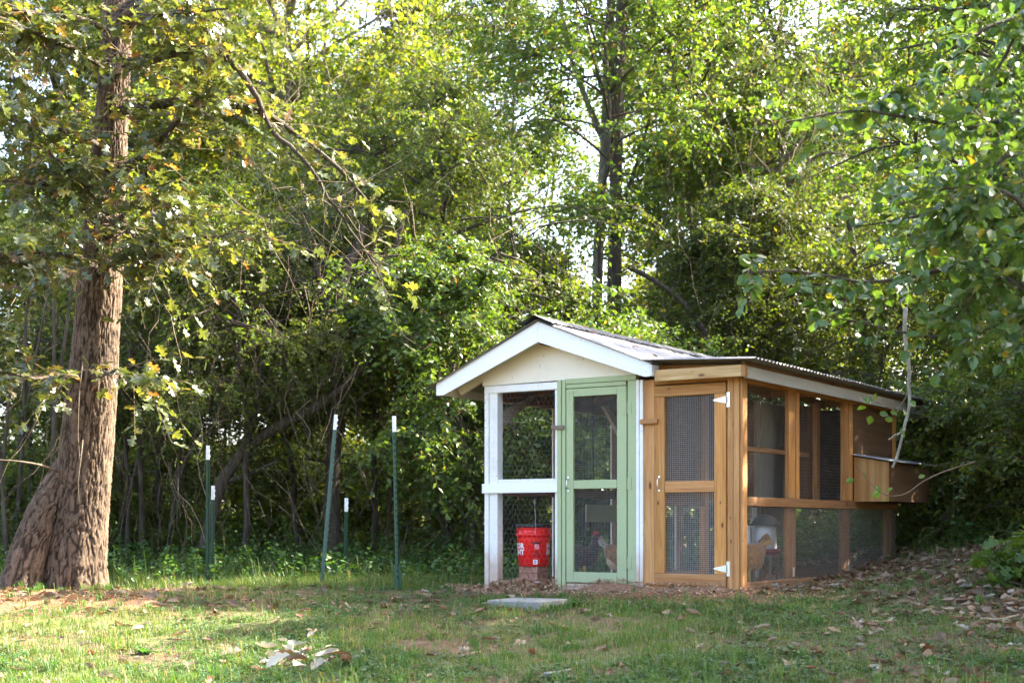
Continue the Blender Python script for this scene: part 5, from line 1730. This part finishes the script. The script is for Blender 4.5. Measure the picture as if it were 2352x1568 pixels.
# thin living twig with a few leaves crossing in front of the nest box
tw0 = at(2160, 1085, 9.3)
tw = thing('twig', 'thin twig with a few round leaves crossing in front of the nest box', 'twig', tuple(tw0))
P = polyline(np.array([at(x, y, 9.3) for x, y in [(2240, 1060), (2160, 1085), (2110, 1110), (2085, 1135), (2040, 1142), (2015, 1128), (1990, 1095), (1965, 1068)]]) - tw0, 24)
mb = MB(); tubes(mb, P[None], np.linspace(.006, .002, 24)[None], 5)
part('stem', mb.mesh('stem', M['twig']), tw)
lm = MB(); add_leaves(lm, np.zeros((1, 3)), np.array([[1.0, 0, 0]]), np.array([[0, 0, 1.0]]), np.ones(1), LEAF_O, 0, .1)
lm = lm.mesh('leaf', M['lf_bright'])
for (x, y, s_, az) in [(1985, 1090, .10, 80), (1962, 1100, .06, 190), (2022, 1125, .09, 120), (2035, 1133, .07, -60), (2040, 1148, .06, -100), (2110, 1098, .05, 10), (2010, 1118, .06, 30)]:
    o = part('leaf', lm, tw); o.location = tuple(at(x, y, 9.3) - tw0); o.scale = (s_,) * 3
    o.rotation_euler = (R(random.uniform(40, 100)), R(random.uniform(-30, 30)), R(az))
# sprig at the rail
sp0 = at(2060, 960, 9.5)
spg = thing('sprig', 'small leafy sprig hanging below the roof edge beside the dead branch', 'sprig', tuple(sp0))
P = polyline(np.array([at(x, y, 9.5) for x, y in [(2085, 905), (2060, 945), (2030, 930), (1990, 915), (1975, 905)]]) - sp0, 16)
mb = MB(); tubes(mb, P[None], np.linspace(.004, .0015, 16)[None], 4); part('stem', mb.mesh('stem', M['twig']), spg)
for (x, y, s_) in [(1985, 912, .06), (1990, 935, .07), (2000, 955, .07), (2020, 948, .06), (2052, 965, .06), (2065, 985, .07), (2078, 955, .06), (2090, 920, .06), (2008, 920, .06), (2045, 945, .05)]:
    o = part('leaf', lm, spg); o.location = tuple(at(x, y, 9.5) - sp0); o.scale = (s_,) * 3
    o.rotation_euler = (R(random.uniform(20, 110)), R(random.uniform(-60, 60)), R(random.uniform(0, 360)))

# ------------------------------------------------------------------ lawn
def lawn_density(X, Y):
    n = fbm(X * .9, Y * .9, 11, 3); n2 = fbm(X * 3.1, Y * 3.1, 12, 2)
    n3 = fbm(X * 9, Y * 9, 14, 2)
    d = sstep(.36, .58, n * .45 + n2 * .3 + n3 * .25)
    d = np.maximum(d, .16)
    d *= 1 - .9 * clay_mask(X, Y)
    litter = sstep(1.3, 3.0, X - (11.5 - Y) * .3 + (n - .5) * 2) * sstep(8.0, 9.8, Y)
    d *= 1 - .85 * litter
    d *= 1 - .6 * sstep(10.4, 12.4, Y + (n - .5) * 5) * (X < 1.5) * (1 - sstep(12.2, 13.4, Y + (n2 - .5) * 2))
    lx, ly = w2c(X, Y)
    d *= ~((lx > -2.6) & (lx < .15) & (ly > -.55) & (ly < 4.1))
    d *= 1 - sstep(14.4, 16.5, Y)
    return d


g = np.random.default_rng(55)
N = 420000
Y0 = 6.7 + (16.5 - 6.7) * g.random(N) ** 1.25
X0 = g.uniform(-1, 1, N) * (.37 * Y0 + .5)
ok = g.random(N) < lawn_density(X0, Y0)
X0, Y0 = X0[ok], Y0[ok]
# tufts
tn = fbm(X0 * 5, Y0 * 5, 21, 2)
N = len(X0)
far = sstep(12.6, 13.8, Y0)
hgt = g.uniform(.018, .055, N) * (.35 + 1.5 * tn) * (1 + 1.3 * far) * (1 + 1.6 * (g.random(N) < .03))
zg = gz(X0, Y0) + (fbm(X0 * 1.6, Y0 * 1.6) - .5) * .05 + (fbm(X0 * 7, Y0 * 7, 3) - .5) * .03 - .004
az = g.uniform(0, 2 * np.pi, N); ln = g.uniform(.15, 1.0, N)
wd = g.uniform(.0014, .0030, N)
b0 = np.stack([X0, Y0, zg], -1)
sdv = np.stack([np.cos(az), np.sin(az), 0 * az], -1) * wd[:, None]
ld = np.stack([-np.sin(az), np.cos(az), 0 * az], -1)
mid = b0 + ld * (hgt * ln * .35)[:, None] + np.array([0, 0, 1.0]) * (hgt * .62)[:, None]
tip = b0 + ld * (hgt * ln * 1.0)[:, None] + np.array([0, 0, 1.0]) * (hgt * (1.05 - .45 * ln))[:, None]
V = np.stack([b0 - sdv, b0 + sdv, mid + sdv * .7, mid - sdv * .7, tip], 1).reshape(-1, 3)
o5 = np.arange(N)[:, None] * 5
mb = MB(); mb.v.append(V); mb.n = len(V)
mb.f.append((o5 + np.array([[0, 1, 2, 3]]), 0, False)); mb.f.append((o5 + np.array([[3, 2, 4]]), 0, False))
print('grass blades', N)
setting('grass', mb.mesh('grass', M['grass']), 'stuff')

# taller clumps of grass
N = 1500
Y0 = 6.9 + 8.4 * g.random(N) ** 1.1
X0 = g.uniform(-1, 1, N) * (.37 * Y0 + .4)
ok = g.random(N) < (.15 + lawn_density(X0, Y0)) * (fbm(X0 * .8, Y0 * .8, 77) > .42)
X0, Y0 = X0[ok], Y0[ok]
nb = 16
N = len(X0) * nb
sa_ = g.random(26) * 6.28
X0 = np.concatenate([X0, .13 + .36 * np.cos(sa_), g.uniform(-5.0, -3.7, 40)]); Y0 = np.concatenate([Y0, 10.95 + .36 * np.sin(sa_), g.uniform(12.7, 13.3, 40)])
N = len(X0) * nb
bx0 = np.repeat(X0, nb) + g.normal(size=N) * .018; by0 = np.repeat(Y0, nb) + g.normal(size=N) * .018
hs = np.repeat(g.uniform(.04, .11, len(X0)), nb) * g.uniform(.6, 1.15, N)
az = g.uniform(0, 2 * np.pi, N); ln = g.uniform(.2, 1.1, N); wd = g.uniform(.0018, .0036, N)
b0 = np.stack([bx0, by0, gz(bx0, by0) + (fbm(bx0 * 1.6, by0 * 1.6) - .5) * .05], -1)
sdv = np.stack([np.cos(az), np.sin(az), 0 * az], -1) * wd[:, None]
ld = np.stack([-np.sin(az), np.cos(az), 0 * az], -1)
mid = b0 + ld * (hs * ln * .3)[:, None] + np.array([0, 0, 1.0]) * (hs * .65)[:, None]
tip = b0 + ld * (hs * ln * .95)[:, None] + np.array([0, 0, 1.0]) * (hs * (1.05 - .5 * ln))[:, None]
V = np.stack([b0 - sdv, b0 + sdv, mid + sdv * .7, mid - sdv * .7, tip], 1).reshape(-1, 3)
o5 = np.arange(N)[:, None] * 5
mb = MB(); mb.v.append(V); mb.n = len(V)
mb.f.append((o5 + np.array([[0, 1, 2, 3]]), 0, False)); mb.f.append((o5 + np.array([[3, 2, 4]]), 0, False))
setting('grass_clumps', mb.mesh('grass_clumps', M['lf_weed']), 'stuff')

# clover and small broadleaf ground cover
N = 60000
Y0 = 6.8 + 6.2 * g.random(N) ** 1.1
X0 = g.uniform(-1, 1, N) * (.37 * Y0 + .4)
pn = fbm(X0 * 1.1 + 5, Y0 * 1.1, 31, 3)
ok = (g.random(N) < sstep(.46, .62, pn + .05 * (X0 > -.5))) & (g.random(N) < lawn_density(X0, Y0) + .1)
X0, Y0 = X0[ok], Y0[ok]; N = len(X0)
zc = gz(X0, Y0) + (fbm(X0 * 1.6, Y0 * 1.6) - .5) * .05 + g.uniform(.012, .04, N)
mb = MB(); az = g.uniform(0, 6.28, N)
for k in range(3):
    a = az + k * 2.1 + g.normal(size=N) * .15
    add_leaves(mb, np.stack([X0, Y0, zc], -1), np.stack([np.cos(a), np.sin(a), g.normal(size=N) * .15], -1), np.array([0, 0, 1.0]) + g.normal(size=(N, 3)) * .25, g.uniform(.012, .026, N), (LEAF_Q[0] * np.array([1, 1.5, 1]), LEAF_Q[1]))
setting('clover', mb.mesh('clover', M['lf_clover']), 'stuff')


def ground_z(x, y):
    return float(gz(x, y) + (fbm(np.array([x * 1.6]), np.array([y * 1.6]))[0] - .5) * .05 + (fbm(np.array([x * 7]), np.array([y * 7]), 3)[0] - .5) * .03)


# rosette weeds
def weed(px, py, s, label, n=9, tpl=LEAF_O):
    p_ = on_ground(px, py)
    o = thing('weed', label, 'weed', (p_[0], p_[1], ground_z(p_[0], p_[1])), random.uniform(0, 6))
    for k in range(n):
        a = k * 2.4 + random.uniform(-.2, .2)
        mb = MB(); add_leaves(mb, np.zeros((1, 3)), np.array([[math.cos(a), math.sin(a), random.uniform(.25, .9)]]), np.array([[0, 0, 1.0]]), np.array([s * random.uniform(.7, 1.1)]), (tpl[0] * np.array([1, .62, 1]), tpl[1]), 0, -.25)
        part('leaf', mb.mesh('leaf', M['lf_clover']), o)


weed(332, 1500, .10, 'bright rosette weed growing at the edge of the sunlit strip of lawn', 13)
weed(218, 1347, .10, 'small broadleaf weed at the foot of the oak trunk', 4)
weed(1008, 1350, .09, 'broadleaf weed in the grass left of the white coop corner', 6)
weed(470, 1560, .07, 'low weed by the bottom edge left of the pale leaf heap', 8)
weed(2165, 1510, .08, 'dark green weed standing in the leaf litter on the right', 8)
weed(1935, 1480, .07, 'weed among brown leaves to the right of the coop corner', 7)
weed(1800, 1400, .10, 'tall grassy weed near the coop corner post', 8)

# ------------------------------------------------------------------ fallen leaves, chips, sticks
def dead_tpl(nu, nv, roll, bend, lobes, twist, w=.34, seed=0):
    """dry leaf: lobed outline rolled across and bent along its length"""
    u = np.linspace(0, 1, nu + 1)[:, None]; v = np.linspace(-1, 1, nv + 1)[None]
    wd = w * np.sin(np.pi * (.03 + .94 * u)) ** .7 * (1 + lobes * np.cos(2 * np.pi * 3.2 * u + .6)) + .008
    th = roll * (.6 + .8 * u) + 1e-3
    y = wd * np.sin(v * th) / th; z = wd * (1 - np.cos(v * th)) / th
    a = bend * (u - .45)
    x = u - .5 + 0 * v
    z = z + bend * .5 * (u - .5) ** 2 + twist * (u - .4) * y + .045 * (fbm(u * 4 + seed + 0 * v, v * 2 + 0 * u, seed) - .5)
    V = np.stack([x, y, z + 0 * v], -1).reshape(-1, 3)
    i = np.arange(nu)[:, None] * (nv + 1) + np.arange(nv)[None]
    q = np.stack([i, i + nv + 1, i + nv + 2, i + 1], -1).reshape(-1, 4)
    return V, np.concatenate([q[:, [0, 1, 2]], q[:, [0, 2, 3]]])


def dead_leaf_mesh(mat, k, name='fallen_leaf'):
    tv, tf = dead_tpl(9, 4, random.uniform(.3, 1.9), random.uniform(-1.2, 1.6), random.choice((0, .3, .42)), random.uniform(-.8, .8), random.uniform(.24, .38), k)
    mb = MB(); mb.add(tv, tf, 0, True)
    return mb.mesh(name, mat)


dl = {}
for nm in ('dead', 'dead_pale', 'dead_brown'):
    dl[nm] = [dead_leaf_mesh(M[nm], k) for k in range(9)]
GF = 'fallen leaves scattered on the ground'
count = [0]


def fallen(x, y, s, kind, label, dz=.012, tilt=25):
    o = thing('fallen_leaf', label, 'leaf', (x, y, ground_z(x, y) + dz), random.uniform(0, 6.28), GF, random.choice(dl[kind]))
    o.rotation_euler = (R(random.gauss(0, tilt)), R(random.gauss(0, tilt)), random.uniform(0, 6.28))
    o.scale = (s, s, s)
    count[0] += 1


# the heap of pale leaves
for k in range(42):
    px = random.gauss(692, 62); py = 1510 + random.gauss(0, 17)
    p_ = on_ground(px, py)
    fallen(p_[0], p_[1], random.uniform(.10, .155) if k < 16 else random.uniform(.05, .09), 'dead_pale' if k % 3 else 'dead', 'pale dry lobed leaf in the heap on the front lawn', .025 + random.uniform(0, .03), 16)
# single leaves that stand out
for (px, py, s, kd, lab) in [(905, 1496, .07, 'dead_pale', 'single pale leaf on the grass right of the heap'), (1065, 1508, .13, 'dead_pale', 'long pale leaf lying alone in the middle of the lawn'), (1140, 1528, .06, 'dead_brown', 'small upright brown leaf in the middle of the lawn'), (1085, 1545, .07, 'dead', 'pinkish tan leaf near the bottom edge below the upright brown one'),
                        (1660, 1535, .10, 'dead_pale', 'pale pointed leaf standing upright on the lawn below the pine door'), (1400, 1556, .08, 'dead_brown', 'rust brown leaf near the bottom edge right of the stick'), (1220, 1500, .08, 'dead_brown', 'dark brown curled leaf below the concrete slab'), (1170, 1410, .07, 'dead_brown', 'reddish leaf touching the front of the concrete slab'),
                        (480, 1592, .09, 'dead_brown', 'reddish brown leaf at the bottom edge left of the heap'), (2345, 1555, .10, 'dead', 'yellowish leaf at the right edge of the lawn'), (1285, 1465, .07, 'dead_brown', 'brown leaf in the grass right of the dark curled one')]:
    p_ = on_ground(px, min(py, 1575))
    fallen(p_[0], p_[1], s, kd, lab, .022, 25)


def scatter(n, fx, label, kinds, smin, smax, dz=.012):
    k = 0; tries = 0
    while k < n and tries < 9000:
        tries += 1
        x, y, w = fx()
        lx, ly = w2c(x, y)
        if -2.55 < lx < .06 and -.03 < ly < 4: continue
        if random.random() > w: continue
        fallen(x, y, random.uniform(smin, smax), random.choice(kinds), label, dz, 16)
        k += 1


def f_right():
    px, py = random.uniform(1720, 2352), 1330 + 235 * random.random() ** 1.1
    p_ = on_ground(px, py); return p_[0], p_[1], .35 + .65 * float(sstep(1750, 2000, px + (1430 - py)))


def f_left():
    px, py = random.uniform(150, 1130), random.gauss(1385, 20)
    py = max(1352, py)
    p_ = on_ground(px, py); return p_[0], p_[1], float(sstep(.42, .6, fbm(np.array([p_[0] * 1.5]), np.array([p_[1] * 1.5]), 8)[0]))


def f_lawn():
    px, py = random.uniform(300, 2300), random.uniform(1400, 1566)
    p_ = on_ground(px, py); return p_[0], p_[1], .6


def f_oak():
    px, py = random.uniform(20, 330), random.uniform(1346, 1380)
    p_ = on_ground(px, py); return p_[0], p_[1], 1.0


scatter(16, f_oak, 'dry leaf lying at the foot of the big oak', ['dead', 'dead_brown', 'dead'], .07, .13)
scatter(125, f_right, 'curled dry brown leaf in the litter right of the coop', ['dead', 'dead', 'dead', 'dead_pale', 'dead_brown'], .06, .13, .018)
scatter(64, f_left, 'dry tan leaf in the litter between the oak and the coop', ['dead', 'dead', 'dead_brown'], .05, .10)
scatter(42, f_lawn, 'small dry leaf lying singly on the lawn', ['dead', 'dead_brown'], .04, .07)

# the rest of the litter: one mesh
g = np.random.default_rng(66)
N = 15000
X0 = g.uniform(-6.0, 6.5, N); Y0 = g.uniform(7.2, 19, N)
lx, ly = w2c(X0, Y0)
nn = fbm(X0 * 1.2, Y0 * 1.2, 8, 3)
wgt = np.maximum.reduce([sstep(1.6, 2.8, X0 - (11.5 - Y0) * .3) * sstep(8.2, 9.8, Y0) * 1.0, sstep(.42, .6, nn) * (np.abs(Y0 - 12.2) < 1.3) * .55, .12 + 0 * X0, sstep(15.5, 17, Y0) * .7])
ok = (g.random(N) < wgt) & ~((lx > -2.6) & (lx < .05) & (ly > -.05) & (ly < 4))
X0, Y0 = X0[ok], Y0[ok]; N = len(X0)
mb = MB()
zl = gz(X0, Y0) + (fbm(X0 * 1.6, Y0 * 1.6) - .5) * .05 + g.uniform(.0, .03, N)
a = g.uniform(0, 6.28, N)
for q in range(6):
    sl_ = slice(q, N, 6)
    add_leaves(mb, np.stack([X0, Y0, zl], -1)[sl_], np.stack([np.cos(a), np.sin(a), g.normal(size=N) * .22], -1)[sl_], (np.array([0, 0, 1.0]) + g.normal(size=(N, 3)) * .35)[sl_], g.uniform(.045, .12, N)[sl_], dead_tpl(5, 3, .3 + .3 * q, (-1) ** q * .8, (0, .35)[q % 2], .5 * (-1) ** q, .3, q), 0, 0, True)
setting('leaf_litter', mb.mesh('leaf_litter', M['dead']), 'stuff')

# wood chips and coop litter
N = 26000
lx = g.uniform(-2.9, .9, N); ly = g.uniform(-.75, 3.2, N)
front = (ly < .02)
w = np.where(front, (1 - sstep(.2, .72, -ly + .25 * (fbm(lx * 2, ly * 2, 4) - .5))), np.where(lx > 0, (1 - sstep(.1, .7, lx)) * .5, .35))
ok = (g.random(N) < w)
lx, ly = lx[ok], ly[ok]; N = len(lx)
X0, Y0 = COOP_X + _c * lx - _s * ly, COOP_Y + _s * lx + _c * ly
mound = .06 * np.exp(-((lx + 1.15) / .22) ** 2 - ((ly + .12) / .14) ** 2) + .05 * np.exp(-((ly + .06) / .14) ** 2) * (lx < -.1)
inside = (lx > -2.48) & (lx < -.02) & (ly > .03)
zc = np.where(inside, .012, gz(X0, Y0) + mound) + g.uniform(0, .018, N)
sz = g.uniform(.008, .026, N)
a = g.uniform(0, 6.28, N)
mb = MB()
add_leaves(mb, np.stack([X0, Y0, zc], -1), np.stack([np.cos(a), np.sin(a), g.normal(size=N) * .35], -1), np.array([0, 0, 1.0]) + g.normal(size=(N, 3)) * .5, sz, (np.array([(0, -.22, 0), (1, -.16, .02), (1, .16, 0), (0, .24, .03), (0, -.22, .12), (1, -.16, .13), (1, .16, .12), (0, .24, .14)]), np.array([(4, 5, 6), (4, 6, 7), (0, 5, 4), (0, 1, 5), (3, 7, 6), (3, 6, 2), (1, 2, 6), (1, 6, 5)])))
setting('wood_chips', mb.mesh('wood_chips', M['chips']), 'stuff')
# chip mound that covers the ground along the coop front, and the floor litter inside
Lx, Ly = np.meshgrid(np.linspace(-2.75, .35, 90), np.linspace(-.55, .0, 26))
Xm, Ym = COOP_X + _c * Lx - _s * Ly, COOP_Y + _s * Lx + _c * Ly
Zm = gz(Xm, Ym) + .06 * np.exp(-((Lx + 1.15) / .22) ** 2 - ((Ly + .12) / .14) ** 2) + .05 * np.exp(-((Ly + .06) / .14) ** 2) * (Lx < -.1) + (fbm(Lx * 12, Ly * 12) - .5) * .02 - .03 * sstep(.25, .5, -Ly) - .03 * sstep(0, .35, Lx) - .02
i = np.arange(25)[:, None] * 90 + np.arange(89)[None]
mb = MB(); mb.add(np.stack([Xm, Ym, Zm], -1).reshape(-1, 3), np.stack([i, i + 1, i + 91, i + 90], -1).reshape(-1, 4), 0, True)


def litter_mat():
    m, nt, b = mat_new('chip_mulch')
    n = noise_tex(nt, 60, 5, .75, objvec(nt, rnd=False))
    nt.links.new(ramp(nt, n, [(.3, (.15, .07, .038)), (.5, (.30, .155, .085)), (.7, (.46, .28, .165))]), b.inputs['Base Color'])
    b.inputs['Roughness'].default_value = .95
    bump(nt, b, n, .8, .02)
    return m


M['mulch'] = litter_mat()
setting('mulch', mb.mesh('mulch', M['mulch']), 'stuff')
part('floor_litter', boxmesh('floor_litter', XL + .05, -.06, .085, DEP - .05, -.1, .012, M['mulch'], 0), coop, 'stuff')
# leaves packed behind the wire at the foot of the white bay
N = 700
lx = g.uniform(XL + .10, -1.72, N); ly = -.005 - .11 * g.random(N) ** 1.4; zz = -.09 + (.13 + .6 * np.minimum(ly, 0)) * g.random(N)
X0, Y0 = COOP_X + _c * lx - _s * ly, COOP_Y + _s * lx + _c * ly
mb = MB(); add_leaves(mb, np.stack([X0, Y0, zz], -1), g.normal(size=(N, 3)), g.normal(size=(N, 3)) + np.array([0, -.6, .3]), g.uniform(.025, .06, N), LEAF_O, 0, .7)
setting('packed_leaves', mb.mesh('packed_leaves', M['chips']), 'stuff')

for (pl, r, mat, lab) in [([(1250, 1556), (1280, 1552), (1312, 1549)], .011, 'lichen', 'short pale stick on the grass near the bottom edge'), ([(1275, 1586), (1300, 1576), (1316, 1568)], .009, 'twig_pale', 'thin pale stick below the short pale one'), ([(1052, 1512), (1085, 1504), (1104, 1500)], .008, 'twig_pale', 'bleached stick in the middle of the lawn'),
                     ([(318, 1533), (340, 1552), (352, 1564)], .005, 'twig', 'thin dark stick left of the pale leaf heap'), ([(2250, 1428), (2300, 1424), (2340, 1415)], .010, 'twig_pale', 'pale stick lying in the right-hand litter'), ([(1960, 1440), (2010, 1436), (2060, 1428)], .012, 'twig_pale', 'pale stick on the litter below the nest box'), ([(850, 1312), (930, 1306), (1010, 1309)], .010, 'twig', 'dark stick lying along the grass edge behind the posts')]:
    pts = []
    for (x, y) in pl:
        p_ = on_ground(x, min(y, 1572)); pts.append((p_[0], p_[1], ground_z(p_[0], p_[1]) + .02))
    pts = np.array(pts); b0_ = pts[0].copy()
    P = polyline(pts - b0_, 10); P[1:-1] += np.random.default_rng(3).normal(size=(8, 3)) * .004
    mb = MB(); tubes(mb, P[None], (r * np.linspace(1, .6, 10))[None], 7, cap=True)
    thing('stick', lab, 'stick', tuple(b0_), 0, None, mb.mesh('stick', M[mat]))

# a few leaves lying on the coop roof
for k, (x, y) in enumerate([(-.9, .25), (-.95, .9), (-1.25, .55), (-1.4, 1.6), (-1.55, .3)]):
    X, Y = cw(x, y)
    z = RZ + .03 - (x - RX) * .3935
    o = thing('roof_leaf', 'dry leaf lying on the metal roof of the coop', 'leaf', (X, Y, z + .012), random.uniform(0, 6), 'dry leaves on the coop roof', random.choice(dl['dead_brown']))
    o.rotation_euler = (R(random.gauss(0, 8)), R(21 + random.gauss(0, 6)), random.uniform(-.6, .6)); o.scale = (.055,) * 3
print('fallen', count[0], 'tris', sum(len(m.loop_triangles) if m.loop_triangles else sum(len(p.vertices) - 2 for p in m.polygons) if len(m.polygons) < 1000 else len(m.polygons) * 1.3 for m in bpy.data.meshes))
